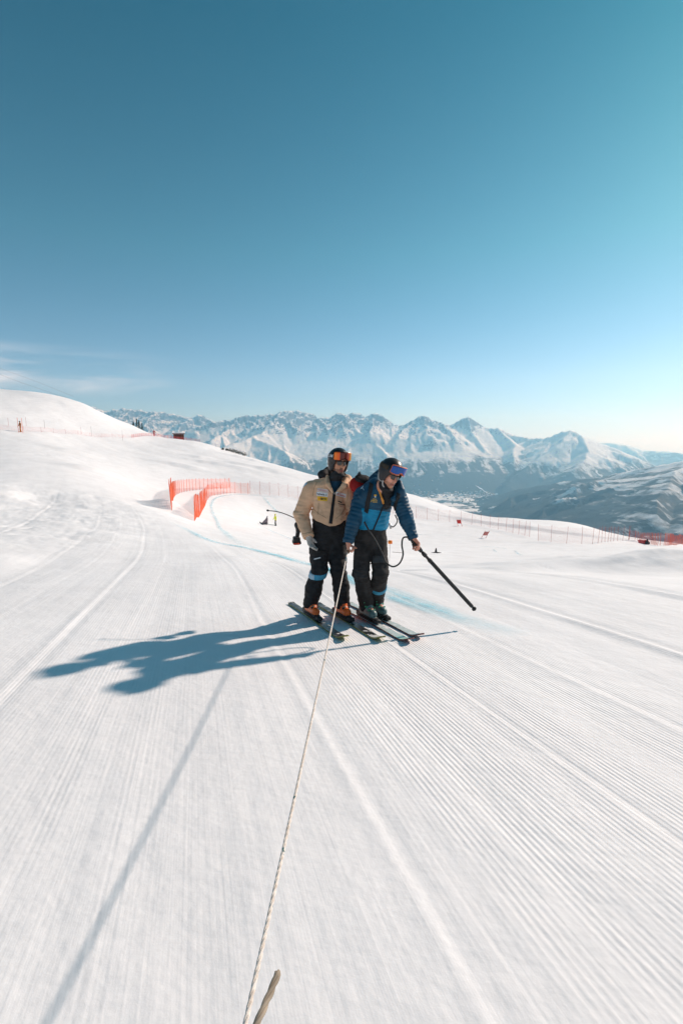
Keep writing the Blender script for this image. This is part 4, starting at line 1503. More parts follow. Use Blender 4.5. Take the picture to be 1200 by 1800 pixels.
lensB = mirror_lens('blue_mirror_lens', HB, [(-0.11, (0.004, 0.07, 0.34)), (-0.02, (0.003, 0.09, 0.33)), (0.05, (0.006, 0.06, 0.36)), (0.08, (0.12, 0.02, 0.24)), (0.11, (0.25, 0.02, 0.16))])
shell_patch('lens', HB, -0.87, 0.87, lambda a: (0.038 + 0.028 * math.exp(-(a / 0.24) ** 2) + 0.010 * (a / 1.05) ** 4, 0.115 - 0.018 * (a / 1.05) ** 4), 0.1495, 0.006, lensB, gogB, squash=0.86)
shell_patch('strap', HB, 1.0, 2 * math.pi - 1.0, lambda a: (0.042, 0.086), r_helm(0.004), 0.003, cloth('brown_strap', (0.07, 0.052, 0.036), 120, 0.4), gogB, n=60, c=(0, -0.012))
sunglasses(HB, pB, DARKLENS, -0.004)
CHINS = plain('pale_webbing', (0.45, 0.43, 0.41), 0.8)
tube('chin_strap', spline([HB(-0.094, -0.02, 0.0), HB(-0.086, 0.02, -0.06), HB(-0.060, 0.035, -0.125), HB(0, 0.055, -0.142), HB(0.060, 0.035, -0.125), HB(0.086, 0.02, -0.06)], 6), 0.0075, CHINS, helB, 6)
tube('ear_strap', spline([HB(-0.104, -0.045, -0.02), HB(-0.100, -0.02, -0.075), HB(-0.085, 0.015, -0.085)], 6), 0.008, CHINS, helB, 6)
F = Field(arr(B(685, 860, -0.12)) - 0.24, arr(B(685, 860, -0.12)) + 0.24, 0.007)
F.cone(HB(0, -0.01, -0.125), B(679, 866, -0.12), 0.070, 0.078, 0.02)
F.cone(B(679, 866, -0.12), B(675, 884, -0.10), 0.078, 0.075, 0.03)
F.ell(HB(0, 0.05, -0.150), (0.055, 0.04, 0.025), (HB.r, HB.f, HB.u), 0.03)
F.wrinkle(0.006, 45, 15, (0.5, 0.5, 1.8))
link('neck_warmer', F.mesh('neck_warmer'), BLACK, pB)

# down jacket, quilted in rolls
F = Field((-0.15, 4.1, 0.0), (0.95, 5.2, 1.2), 0.007)
F.cone(B(664, 870, -0.06), B(655, 905, 0.0), 0.188, 0.178, 0.05, flat=(fB, 0.72), wave=(0.008, 5, 0.0))
F.cone(B(655, 905, 0.0), B(653, 934, 0.03), 0.176, 0.172, 0.03, flat=(fB, 0.76), wave=(0.009, 4, 0.0))
F.cone(B(648, 865, -0.03), B(692, 868, -0.09), 0.080, 0.080, 0.06)
zh = B(655, 929).z
limit(F, lambda P: zh - 0.12 * ((P - arr(B(655, 905))) @ arr(rB)) * 0.4 - P[..., 2])
F2 = Field(F.lo, F.lo + (F.n - 1) * F.h, F.h)
F2.cone(HB(0, 0.0, -0.11), B(682, 868, -0.16), 0.092, 0.078, 0.02)
F2.cone(B(682, 868, -0.16), B(677, 884, -0.24), 0.078, 0.030, 0.02)
F.d = np.maximum(F.d, -F2.d)
F.path([B(662, 842, -0.02), B(661, 858, -0.12), B(668, 876, -0.19)], [0.034, 0.036, 0.02], 0.02)
F.path([B(702, 848, -0.08), B(704, 862, -0.16), B(690, 878, -0.22)], [0.03, 0.034, 0.02], 0.02)
F.path([B(657, 852, -0.04), B(660, 842, 0.02), B(668, 836, 0.06), B(684, 840, 0.05), B(699, 850, -0.02)], [0.052, 0.060, 0.060, 0.055, 0.04], 0.03)
for i in (0, 1):
    F.cone(shB[i], elB[i], 0.082, 0.072, 0.04, wave=(0.006, 7, 0.0))
    F.cone(elB[i], wrB[i], 0.072, 0.050, 0.02, wave=(0.006, 6, 0.0))
    F.cap_cut(wrB[i] + (wrB[i] - elB[i]).normalized() * 0.010, (wrB[i] - elB[i]), 0.10)
F.wrinkle(0.008, 38, 33, (1, 1, 1))
me = F.mesh('jacket')
C = faces_of(me)
dt = np.minimum(seg_d(C, B(664, 870, -0.06), B(655, 905, 0)) - 0.188, seg_d(C, B(655, 905, 0.0), B(653, 934, 0.03)) - 0.172)
da = np.min([np.minimum(seg_d(C, shB[i], elB[i]) - 0.080, seg_d(C, elB[i], wrB[i]) - 0.062) for i in (0, 1)], axis=0)
px_, py_ = pix(C)
low = (py_ > 894 + (px_ - 640) * 0.14) & ((da > 0.035) | (dt < da)) & (da > 0.006)
set_mats(me, np.where(low, 1, 0))
jackB = link('jacket', me, [TEAL, AZURE], pB)
bvJ = bvh_of(me)
decal('zip', [(673.5, 886), (675.5, 886), (657, 931), (654.6, 931)], bvJ, 0.004, BLACK, jackB, 3, 24, 0.004)
decal('emblem', [(656, 868.5), (662, 869), (661.6, 875), (656, 874.5)], bvJ, 0.004, NAVYINK, jackB, 4, 4)
decal('emblem', [(657, 869.4), (661.4, 869.7), (661, 872), (657, 871.6)], bvJ, 0.006, YELLOW, jackB, 3, 3)
decal('emblem', [(657.6, 872.2), (660.4, 872.4), (660, 874.6), (657.8, 874.4)], bvJ, 0.006, WHITE, jackB, 3, 3)
lettering('lettering', 'SKI', [(655, 876.2), (661, 876.6), (661, 878), (655, 877.6)], bvJ, 0.005, YELLOW, jackB, 0.03)
lettering('lettering', 'WORLD CUP', [(652, 878.3), (663, 879), (663, 880.6), (652, 879.9)], bvJ, 0.005, YELLOW, jackB, 0.03)
lettering('lettering', 'ST. MORITZ', [(651, 880.9), (662.4, 881.6), (662.2, 883.2), (651, 882.5)], bvJ, 0.005, YELLOW, jackB, 0.03)
lettering('lettering', 'X', [(633.4, 853.6), (639.4, 854.4), (641, 862.4), (634, 858.8)], bvJ, 0.005, PALE, jackB, 0.02)
# lanyard
LAN = cloth('orange_lanyard', (0.72, 0.30, 0.06), 200, 0.15)
ly = decal('lanyard', [(662.6, 857), (665, 858), (674.5, 884), (671.8, 886)], bvJ, 0.008, LAN, jackB, 3, 16, 0.003)
decal('lanyard', [(685.5, 871.5), (687.5, 872.5), (679, 890), (676.5, 889)], bvJ, 0.008, LAN, jackB, 3, 12, 0.003)
# trousers
F = Field((-0.12, 4.1, -0.66), (0.85, 5.3, 0.75), 0.0072)
F.cone(B(654, 915, 0.03), B(651, 932, 0.06), 0.150, 0.160, 0.05, flat=(fB, 0.8))
F.cone(B(651, 932, 0.06), B(651, 948, 0.08), 0.160, 0.158, 0.05, flat=(fB, 0.85))
for i in (0, 1):
    F.cone(hipB[i], kneeB[i], 0.106, 0.086, 0.025)
    hem = ankB[i] - (kneeB[i] - ankB[i]).normalized() * 0.035
    F.cone(kneeB[i], hem, 0.088, 0.080, 0.015)
    F.wrinkle(0.011, 46, 41 + i, (0.35, 0.35, 2.0), lambda P, e=arr(kneeB[i]), h2=arr(hem): np.exp(-(np.linalg.norm(P - e, axis=1) / 0.2) ** 2) + 0.7 * np.exp(-(np.linalg.norm(P - h2, axis=1) / 0.12) ** 2))
    F.cap_cut(hem, hem - kneeB[i], 0.12)
F.wrinkle(0.006, 26, 47)
F.wrinkle(0.005, 60, 48, (0.6, 0.6, 1.7))
me = F.mesh('trousers')
trB = link('trousers', me, BLACK2, pB)
bvT2 = bvh_of(me)
decal('knee_patch', [(655, 977), (675, 976.5), (676, 989), (654, 990)], bvT2, 0.004, GREYP, trB, 10, 8, 0.003)
kc = kneeB[1] + (ankB[1] - kneeB[1]) * 0.46
lb = leg_band([kneeB[1], ankB[1]], [0.097, 0.089], kc, (ankB[1] - kneeB[1]), 0.055, [CYAN, PALE], trB, 650)
make_boot(pB, footB1, kneeB[0], BOOTG, BLACK2, GREENP)
make_boot(pB, footB2, kneeB[1], BOOTG, BLACK2, GREENP)

# ------------------------------------------------------------------ things the skiers carry
# red backpack
pk = empty('backpack', B(652, 900, 0.25))
tag(pk, 'red backpack with black top on the back of the person in the blue jacket', 'backpack')
bk = -fB
cpk = B(655, 880, 0.0) + bk * 0.235
F = Field(arr(cpk) - 0.42, arr(cpk) + 0.42, 0.009)
upk = (Vector((0, 0, 1)) + fB * 0.25).normalized()
F.box(cpk - upk * 0.06 + rB * 0.03, (0.10, 0.085, 0.19), (rB, bk, upk), 0.06)
F.ell(cpk + upk * 0.15 - rB * 0.06, (0.10, 0.09, 0.085), (rB, bk, upk), 0.05)
F.wrinkle(0.007, 28, 61)
me = F.mesh('pack_body')
C = faces_of(me)
hgt = (C - arr(cpk)) @ arr(upk)
bodyP = link('pack_body', me, REDP, pk)
F = Field(arr(cpk) - 0.42, arr(cpk) + 0.42, 0.009)
F.ell(cpk + upk * 0.225 + fB * 0.03 - rB * 0.04, (0.085, 0.085, 0.04), (rB, bk, upk), 0.02)
F.wrinkle(0.006, 36, 63)
link('top_lid', F.mesh('top_lid'), BLACK2, pk)
tube('haul_loop', spline([cpk + upk * 0.25 - rB * 0.06, cpk + upk * 0.30 - rB * 0.08 + fB * 0.02, cpk + upk * 0.25 - rB * 0.1], 6), 0.008, RUBBER, pk, 6)
decal('shoulder_strap', [(650, 848), (656, 852), (646.5, 902), (640, 898)], bvJ, 0.004, BLACK, pk, 4, 24, 0.008)
decal('shoulder_strap', [(697, 866), (702, 869), (694, 905), (690, 903)], bvJ, 0.004, BLACK, pk, 4, 18, 0.008)
tube('loose_strap', spline([B(694, 905, -0.10), B(698, 916, -0.13), B(691, 926, -0.11), B(684, 922, -0.10)], 8), 0.006, RUBBER, pk, 6)
tube('buckle', [B(684, 920, -0.115), B(687, 929, -0.115)], 0.011, STEEL, pk, 8)

# spray lance with its hose
lw = empty('spray_lance', LAN0)
tag(lw, 'long black spray lance held out over the snow by the person in the blue jacket', 'spray lance')
ax = (LTIP - LANH).normalized()
LB = [LANH + ax * d for d in (0, .03, .06, .065, .11, .115, .15)]
tube('grip', spline([LAN0 - wdir * 0.02, LAN0 + wdir * 0.03, LAN0 + wdir * 0.10, LANH - wdir * 0.01], 6), [0.017] * 6 + [0.021] * 6 + [0.023] * 5 + [0.021, 0.02], RUBBER, lw, 12)
tube('trigger', spline([LAN0 + wdir * 0.035 + Vector((-0.01, -0.01, -0.022)), LAN0 + wdir * 0.075 + Vector((-0.014, -0.012, -0.040)), LAN0 + wdir * 0.12 + Vector((-0.005, -0.008, -0.026))], 6), 0.006, RUBBER, lw, 8)
tube('coupling', LB, [0.013, 0.022, 0.022, 0.015, 0.015, 0.022, 0.022], RUBBER, lw, 12)
Lend = LTIP - ax * 0.05
FOAM = plain('dark_grey_foam', (0.026, 0.027, 0.028), 0.8, 0, 0.25)
tube('foam_sleeve', [LANH + ax * 0.15, LANH + ax * 0.155] + [LANH + ax * 0.155 + (Lend - LANH - ax * 0.155) * (i / 10) for i in range(1, 10)] + [Lend - ax * 0.01, Lend], [0.016, 0.020] + [0.0205] * 9 + [0.020, 0.016], FOAM, lw, 14)
tube('nozzle', [Lend, Lend + ax * 0.02, Lend + ax * 0.022, Lend + ax * 0.038, Lend + ax * 0.04, LTIP], [0.012, 0.012, 0.024, 0.026, 0.016, 0.012], RUBBER, lw, 12)
hosep = [B(640, 917, -0.20), B(648, 932, -0.20), B(660, 951, -0.16), B(671, 972, -0.17), B(678, 988, -0.21), B(690, 996, -0.25), B(702, 990, -0.26), B(708, 975, -0.26), B(706, 958, -0.25), B(708, 946, -0.25), B(715, 944, -0.24), LAN0 - wdir * 0.02]
tube('hose', spline(hosep, 8), 0.0085, RUBBER, lw, 8)

# cordless drill with long thin bit behind the tan jacket
dr = empty('drill', A(523, 925, 0.12))
tag(dr, 'black cordless drill with red-edged battery and long thin bit behind the tan sleeve', 'drill')
F = Field(arr(A(524, 930, 0.12)) - 0.28, arr(A(524, 930, 0.12)) + 0.28, 0.006)
gx = (A(521, 948, .12) - A(525, 922, .12)).normalized()
F.cone(A(523.5, 923, .12), A(536, 925, .10), 0.040, 0.046, 0.02)
F.path([A(524, 923, .12), A(524.5, 931, .12), A(522, 945, .12)], [0.034, 0.026, 0.023], 0.02)
link('housing', F.mesh('housing'), RUBBER, dr)
F = Field(arr(A(521, 951, .12)) - 0.16, arr(A(521, 951, .12)) + 0.16, 0.006)
F.box(A(521.2, 949, .11), (0.040, 0.055, 0.036), (rA, fA, Vector((0, 0, 1))), 0.014)
F.box(A(521.4, 953, .11), (0.047, 0.060, 0.018), (rA, fA, Vector((0, 0, 1))), 0.010)
me = F.mesh('battery')
C = faces_of(me)
link('battery', me, RUBBER, dr)
F = Field(arr(A(521, 955, .05)) - 0.12, arr(A(521, 955, .05)) + 0.12, 0.005)
F.box(A(520.8, 955.6, .065), (0.034, 0.030, 0.010), (rA, fA, Vector((0, 0, 1))), 0.005)
link('red_plate', F.mesh('red_plate'), plain('red_plastic', (0.75, 0.07, 0.03), 0.4), dr)
tube('drill_bit', spline([A(540, 918, .14), A(522, 912.5, .14), A(505, 905, .16), A(488, 899.5, .18), A(471, 897.5, .20)], 8), 0.0055, plain('dark_steel', (0.08, 0.08, 0.09), 0.4, 0.7), dr, 8)
tube('bit_tip', [A(473, 897.6, .199), A(471.5, 897.4, .20), A(469.5, 897.2, .201), A(468.5, 897.2, .202)], [0.006, 0.012, 0.012, 0.005], RUBBER, dr, 8)

# tow rope, three twisted strands
def twisted(name, pts, r, mat, label, cat, pitch=0.055):
    root = empty(name, pts[0])
    tag(root, label, cat)
    P = [Vector(p) for p in pts]
    Ls = [0]
    for i in range(1, len(P)):
        Ls.append(Ls[-1] + (P[i] - P[i - 1]).length)
    n = int(Ls[-1] / pitch * 10)
    cent = []
    for k in range(n + 1):
        s = Ls[-1] * k / n
        i = max(j for j in range(len(Ls)) if Ls[j] <= s + 1e-9)
        i = min(i, len(P) - 2)
        f = (s - Ls[i]) / (Ls[i + 1] - Ls[i])
        cent.append((P[i].lerp(P[i + 1], f), (P[i + 1] - P[i]).normalized(), s))
    for st in range(3):
        pp = []
        for c, tg, s in cent:
            up = tg.cross(Vector((0, 0, 1))).normalized(); sd = tg.cross(up)
            a = 2 * math.pi * (s / pitch + st / 3)
            pp.append(c + (up * math.cos(a) + sd * math.sin(a)) * r * 0.52)
        tube('strand', pp, r * 0.56, mat, root, 6)
    return root
t = NT('rope_fibre')
gp = t.n('ShaderNodeTexCoord').outputs['Object']
c0 = t.mix(t.rng(t.noise(gp, 60, 4), 0.3, 0.7), (0.62, 0.54, 0.47), (0.80, 0.74, 0.68))
c0 = t.mix(t.rng(t.noise(t.mapping(gp, (1, 0.5, 1)), 55, 2), 0.66, 0.69), c0, (0.03, 0.14, 0.15))
ROPE = t.done(t.pbr(c0, 0.9, 0, t.bump(t.noise(gp, 400, 2), 0.4, 0.002), 0.2))
near = Vector((-0.16, 0.61, 0.40))
rp = []
e0 = ROPE_H + Vector((0, 0.06, -0.005)); e1 = near + (near - ROPE_H) * 0.22
for i in range(21):
    s = i / 20
    p = e0.lerp(e1, s)
    p.z -= 0.02 * math.sin(math.pi * s)
    rp.append(p)
twisted('tow_rope', rp, 0.0045, ROPE, 'taut cream tow rope running from the hand of the skier in blue to the viewer', 'rope')
k0 = ROPE_H
F = Field(arr(k0) - 0.1, arr(k0) + 0.1, 0.0045)
F.ell(k0 + Vector((0, -0.03, -0.004)), (0.018, 0.026, 0.020), None, 0.01)
F.wrinkle(0.004, 110, 3)
link('knot', F.mesh('knot'), plain('worn_rope_knot', (0.25, 0.12, 0.06), 0.85), bpy.data.objects['tow_rope'])
tail = [Vector(p) for p in (atY(489, 1709, 0.52), atY(478, 1738, 0.50), atY(462, 1775, 0.475), atY(446, 1812, 0.455), atY(420, 1870, 0.42))]
twisted('rope_end', spline(tail, 6), 0.0047, plain('weathered_rope', (0.38, 0.31, 0.235), 0.9, 0, 0.3), 'short frayed rope end pointing up at the bottom edge beside the tow rope', 'rope', 0.06)
# ------------------------------------------------------------------ safety nets
def net_mat(name, color, cover, cell=0.12):
    t = NT(name)
    a = t.n('ShaderNodeAttribute', attribute_name='weave').outputs['Vector']
    sp = t.n('ShaderNodeSeparateXYZ'); t.l(a, sp.inputs[0])
    f1 = t.math('LESS_THAN', t.math('FRACT', t.math('DIVIDE', sp.outputs[0], cell)), cover)
    f2 = t.math('LESS_THAN', t.math('FRACT', t.math('DIVIDE', sp.outputs[1], cell)), cover)
    f = t.math('MAXIMUM', f1, f2)
    p = t.pbr(color, 0.7)
    tr = t.n('ShaderNodeBsdfTransparent')
    mx = t.n('ShaderNodeMixShader')
    t.l(f, mx.inputs[0]); t.l(tr.outputs[0], mx.inputs[1]); t.l(p.outputs[0], mx.inputs[2])
    return t.done(mx)
NET_O = net_mat('orange_net', (0.95, 0.18, 0.09), 0.14)
NET_R = net_mat('red_net', (0.55, 0.03, 0.05), 0.13)
NET_P = net_mat('thin_red_net', (0.62, 0.07, 0.06), 0.045)
POLE_O = plain('orange_pole', (0.95, 0.17, 0.07), 0.5)
POLE_R = plain('dull_red_pole', (0.50, 0.12, 0.10), 0.6)
POLE_D = plain('dark_pole', (0.12, 0.10, 0.10), 0.6)
def pole_mesh(h, r, lean=0.0):
    V = []; Fc = []
    for z, rr in ((-0.3, r), (h * 0.6, r * 0.95), (h, r * 0.8)):
        for k in range(6):
            a = k * math.pi / 3
            V.append((math.cos(a) * rr, math.sin(a) * rr, z))
    for i in (0, 1):
        for k in range(6):
            Fc.append((6 * i + k, 6 * i + (k + 1) % 6, 6 * i + 6 + (k + 1) % 6, 6 * i + 6 + k))
    Fc.append(tuple(range(12, 18)))
    me = mesh_from('pole', V, Fc)
    return me
def drape(pixels, lo=6, hi=260):
    out = []
    for p in pixels:
        if len(p) == 3:
            q = atD(p[0], p[1], p[2]); out.append(Vector((q.x, q.y, ground(q.x, q.y))))
        else:
            out.append(on_ground(p[0], p[1], lo, hi))
    return out
def resample(P, step):
    out = [P[0].copy()]; acc = 0.0
    for i in range(len(P) - 1):
        a, b = P[i], P[i + 1]
        L = math.hypot(b.x - a.x, b.y - a.y)
        pos = step - acc
        while pos < L:
            out.append(a.lerp(b, pos / L)); pos += step
        acc = L - (pos - step)
    out.append(P[-1].copy())
    xs = np.array([p.x for p in out]); ys = np.array([p.y for p in out])
    zs = height(xs, ys)
    return [Vector((x, y, z)) for x, y, z in zip(xs, ys, zs)]
def net_fence(P, h, step, label, mats, group=None, r=0.022, name='safety_net', jitter=0.03, seed=1, thin=False):
    fr = random.Random(seed)
    root = empty(name, P[0])
    tag(root, label, 'safety net', group)
    pts = resample(spline_ground(P), step)
    # the net itself, sagging a little between the poles
    fine_ = resample(pts, step / 4)
    V = []; W = []; s = 0
    for i, p in enumerate(fine_):
        if i:
            s += math.hypot(p.x - fine_[i - 1].x, p.y - fine_[i - 1].y)
        sag = 0.10 * abs(math.sin(math.pi * s / step)) * h / 2
        for j in range(5):
            z = 0.12 + (h * 0.95 - 0.12 - sag) * j / 4
            V.append((p.x + 0.04 * math.sin(s * 2.1 + j), p.y + 0.04 * math.cos(s * 1.7 + j), p.z + z)); W.append((s, z, 0))
    Fc = [(5 * i + j, 5 * i + 5 + j, 5 * i + 6 + j, 5 * i + 1 + j) for i in range(len(fine_) - 1) for j in range(4)]
    me = mesh_from('net', V, Fc)
    at = me.attributes.new('weave', 'FLOAT_VECTOR', 'POINT')
    at.data.foreach_set('vector', np.array(W, np.float32).ravel())
    link('net', me, mats[1], root)
    pm = pole_mesh(h, r)
    pm.materials.append(mats[0])
    for i_, p in enumerate(pts):
        if thin and i_ > len(pts) * 0.45 and i_ % 3:
            continue
        o = bpy.data.objects.new('pole', pm)
        COL.objects.link(o)
        o.parent = root
        o.location = p - Vector(root.location)
        o.rotation_euler = (fr.gauss(0, jitter), fr.gauss(0, jitter), 0)
    return root
def spline_ground(P):
    return spline(P, 6) if len(P) > 2 else P
net_fence(drape([(301, 889), (302, 883), (305, 876), (312, 869), (324, 865), (345, 862), (372, 860), (405, 858)]), 1.75, 0.42,
          'orange safety net curving round the outer left edge of the race piste', (POLE_O, NET_O), 'orange nets at the bowl', seed=2, thin=True, r=0.024)
net_fence(drape([(342, 916), (347, 909), (354, 901), (360, 890), (364, 880), (371, 873), (384, 870), (410, 867), (440, 868)]), 1.85, 0.42,
          'orange safety net along the inner left edge of the race piste', (POLE_O, NET_O), 'orange nets at the bowl', seed=3, thin=True, r=0.024)
net_fence(drape([(440, 868), (470, 870), (500, 873), (535, 879), (570, 884), (610, 889), (650, 896)]), 2.2, 1.6,
          'pale red net on the far edge of the bowl left of the tan jacket', (POLE_R, NET_P), 'thin red nets across the piste', r=0.018, seed=4)
net_fence(drape([(652, 896), (690, 903), (725, 910), (765, 915), (805, 919), (845, 925), (890, 934), (930, 944)]), 2.2, 2.0,
          'pale red net on the snow ridge right of the blue sleeve', (POLE_R, NET_P), 'thin red nets across the piste', r=0.018, seed=5)
net_fence(drape([(945, 951), (975, 954), (1010, 956), (1045, 956), (1080, 951), (1105, 949)]), 2.2, 1.8,
          'pale red net below the smooth snow knoll towards the right edge', (POLE_R, NET_P), 'thin red nets across the piste', r=0.018, seed=6)
net_fence(drape([(1104, 948), (1120, 952), (1142, 956), (1165, 959), (1190, 957), (1230, 955), (1300, 953)], 30, 110), 1.5, 0.9,
          'dense red net against the dark valley at the right edge', (POLE_O, NET_R), 'thin red nets across the piste', seed=7)
net_fence(drape([(232, 772, 134), (262, 774, 146), (300, 776, 155), (330, 777, 160), (352, 779, 161)]), 1.0, 1.6,
          'low red net on the plateau beside the small hut', (POLE_O, NET_R), 'thin red nets across the piste', seed=8)
net_fence(drape([(-60, 757, 95), (17, 757, 98), (60, 760, 101), (110, 764, 110), (160, 767, 119), (200, 770, 127), (235, 772, 134)]), 1.0, 4.5,
          'thin boundary net on sparse poles across the left hillside', (POLE_R, NET_P), 'thin red nets across the piste', r=0.014, seed=9)
# heaped red net and pads at its left end
F = Field(arr(on_ground(1125, 955, 30, 110)) - 3.2, arr(on_ground(1125, 955, 30, 110)) + 3.2, 0.07)
hp = [on_ground(x, y, 30, 110) for x, y in ((1108, 950), (1120, 953), (1133, 956), (1148, 958))]
for a, b in zip(hp, hp[1:]):
    F.cone(a + Vector((0, 0, .22)), b + Vector((0, 0, .15)), 0.28, 0.22, 0.1)
F.wrinkle(0.09, 7, 4)
tag(link('collapsed_net', F.mesh('collapsed_net'), plain('red_net_heap', (0.55, 0.04, 0.04), 0.8, 0, 0.5)), 'heap of bright red netting on the snow left of the dense net', 'netting')

# ------------------------------------------------------------------ blue dye lines sprayed on the snow
def dye_mat(name, color, dens):
    t = NT(name)
    a = t.n('ShaderNodeAttribute', attribute_name='weave').outputs['Vector']
    sp = t.n('ShaderNodeSeparateXYZ'); t.l(a, sp.inputs[0])
    g = t.n('ShaderNodeNewGeometry').outputs['Position']
    e = t.math('SUBTRACT', 1.0, t.math('POWER', t.math('ABSOLUTE', sp.outputs[1]), 2.0))
    n = t.rng(t.noise(g, 2.2, 5, 0.65), 0.25, 0.7, 0.25, 1.0)
    n2 = t.rng(t.noise(t.mapping(a, (0.35, 2.5, 1)), 1.2, 4, 0.6), 0.3, 0.65, 0.3, 1.0)
    f = t.math('MULTIPLY', t.math('MULTIPLY', e, t.math('MULTIPLY', sp.outputs[2], dens)), t.math('MULTIPLY', n, n2))
    p = t.pbr(color, 0.8, 0, None, 0.2)
    tr = t.n('ShaderNodeBsdfTransparent')
    mx = t.n('ShaderNodeMixShader')
    t.l(f, mx.inputs[0]); t.l(tr.outputs[0], mx.inputs[1]); t.l(p.outputs[0], mx.inputs[2])
    return t.done(mx)
DYE = dye_mat('blue_dye', (0.36, 0.70, 0.80), 0.6)
DYE3 = dye_mat('fresh_blue_dye', (0.22, 0.66, 0.80), 0.95)
DYE2 = dye_mat('faint_blue_dye', (0.36, 0.68, 0.78), 0.6)
def dye_line(pix_, width, mat, label, lo=5, hi=140):
    P = spline([on_ground(x, y, lo, hi) for x, y in pix_], 14)
    V = []; W = []; s = 0
    for i, p in enumerate(P):
        tg = (P[min(i + 1, len(P) - 1)] - P[max(i - 1, 0)]); tg.z = 0; tg.normalize()
        sd = Vector((tg.y, -tg.x, 0))
        if i:
            s += (p - P[i - 1]).length
        w = width(i / (len(P) - 1)) if callable(width) else width
        for j in range(7):
            q = p + sd * (j / 6 * 2 - 1) * w
            V.append((q.x, q.y, 0)); W.append((s, j / 6 * 2 - 1, min(1, 4 * (i + .0) / (len(P) - 1), 4 * (1 - i / (len(P) - 1)))))
    V = np.array(V)
    D = np.hypot(V[:, 0], V[:, 1])
    V[:, 2] = height(V[:, 0], V[:, 1]) + 0.010 + 0.0009 * D
    Fc = [(7 * i + j, 7 * i + j + 1, 7 * i + 8 + j, 7 * i + 7 + j) for i in range(len(P) - 1) for j in range(6)]
    me = mesh_from('blue_dye_line', V, Fc)
    at = me.attributes.new('weave', 'FLOAT_VECTOR', 'POINT')
    at.data.foreach_set('vector', np.array(W, np.float32).ravel())
    smooth(me)
    return struct(link('blue_dye_line', me, mat), label)
dye_line([(440, 965), (415, 951), (397, 937), (383, 920), (374, 902), (372, 886), (380, 876), (400, 871), (425, 870), (453, 872), (490, 876), (530, 882)], 0.24, DYE, 'pale blue dye line round the rim of the bowl', 8)
dye_line([(462, 872), (468, 880), (475, 888), (486, 898), (500, 909)], 0.28, DYE2, 'short blue dye line crossing the bowl', 8)
dye_line([(462, 926), (480, 935), (500, 943), (525, 953)], 0.16, DYE2, 'thin blue dye line below the worker', 8)
dye_line([(300, 918), (330, 932), (357, 946), (385, 955), (429, 963), (467, 972), (502, 981), (546, 993), (600, 1012), (655, 1032), (700, 1050), (760, 1071), (830, 1094), (930, 1120)], lambda s: (0.16 + 0.12 * s) * (1 + .2 * math.sin(19 * s)), DYE3, 'broad blue dye line crossing the piste behind the skiers', 3.5, 60)
dye_line([(842, 962), (860, 962), (882, 964), (900, 966)], 0.16, DYE, 'short teal dye dash on the far piste', 8)
dye_line([(903, 968), (908, 972), (916, 977)], 0.14, DYE2, 'small blue dye tick on the far piste', 8)
dye_line([(866, 966), (872, 972)], 0.14, DYE2, 'smaller blue dye tick on the far piste', 8)
dye_line([(690, 940), (730, 940), (790, 942), (850, 945)], 0.14, DYE2, 'faint blue dye line on the far piste', 8)

# ------------------------------------------------------------------ far people and small things
def small_person(base, h, face, jm, tm, hm, label, lean=0.0, arms=0.3, step=0.28, grid=0.024):
    base = Vector(base); face = Vector(face).normalized()
    sd = Vector((-face.y, face.x, 0))
    k = h / 1.78
    def q(x, y, z):
        return base + sd * x * k + face * (y * k + lean * z) + Vector((0, 0, z * k))
    root = empty('person', base)
    tag(root, label, 'person')
    F = Field(arr(base) - np.array([.8, .8, .1]), arr(base) + np.array([.8, .8, h + .2]), grid)
    for s in (-1, 1):
        F.path([q(s * .10, 0, .90), q(s * .13, .05 + s * step * .3, .48), q(s * .15, s * step * .5, .06)], [.10 * k, .075 * k, .06 * k], 0.03)
        F.cone(q(s * .15, s * step * .5 - .05, .05), q(s * .16, s * step * .5 + .16, .04), .055 * k, .05 * k, .02)
        F.path([q(s * .20, 0, 1.42), q(s * (.27 + arms * .3), .05, 1.14), q(s * (.25 + arms * .5), .20, .92)], [.075 * k, .06 * k, .045 * k], 0.03)
    F.cone(q(0, 0, .92), q(0, .02, 1.36), .15 * k, .17 * k, 0.04, flat=(face, .7))
    F.cone(q(0, .02, 1.42), q(0, .03, 1.55), .07 * k, .06 * k, .03)
    F.ell(q(0, .04, 1.66), (.085 * k, .10 * k, .12 * k), (sd, face, (0, 0, 1)), .02)
    me = F.mesh('body')
    C = faces_of(me)
    z = (C[:, 2] - base.z) / k
    lat = np.abs((C - arr(base)) @ arr(sd)) / k
    set_mats(me, np.where(z > 1.53, 2, np.where(((z > .86) & (lat < .22)) | ((lat > .22) & (z > .96)), 0, np.where((lat > .3) & (z > .8), 2, 1))))
    link('body', me, [jm, tm, SKIN_A], root)
    F = Field(arr(q(0, .02, 1.70)) - .25, arr(q(0, .02, 1.70)) + .25, grid * .7)
    F.ell(q(0, .02, 1.71), (.115 * k, .13 * k, .115 * k), (sd, face, (0, 0, 1)), 0)
    F.box(q(0, .17, 1.60), (.10 * k, .1 * k, .08 * k), (sd, face, (0, 0, 1)), .02, cut=True)
    link('helmet', F.mesh('helmet'), hm, root)
    return root
HIVIS = plain('hi_vis_yellow', (0.85, 0.95, 0.05), 0.7)
BROWN = plain('orange_brown_jacket', (0.42, 0.14, 0.03), 0.8)
REDJ = plain('red_jacket', (0.45, 0.03, 0.03), 0.8)
gy = on_ground(484.5, 924.5, 10, 120)
small_person(gy, 21 / 800 * gy.length, (-0.8, -0.5, 0), HIVIS, BLACK, HIVIS, 'worker in a bright yellow jacket on the race piste beside a grey sled')
gs = on_ground(464, 923, 10, 120)
k = gs.length / 800
sled = empty('rescue_sled', gs)
tag(sled, 'low grey sled with an upright reddish flap beside the yellow worker', 'sled')
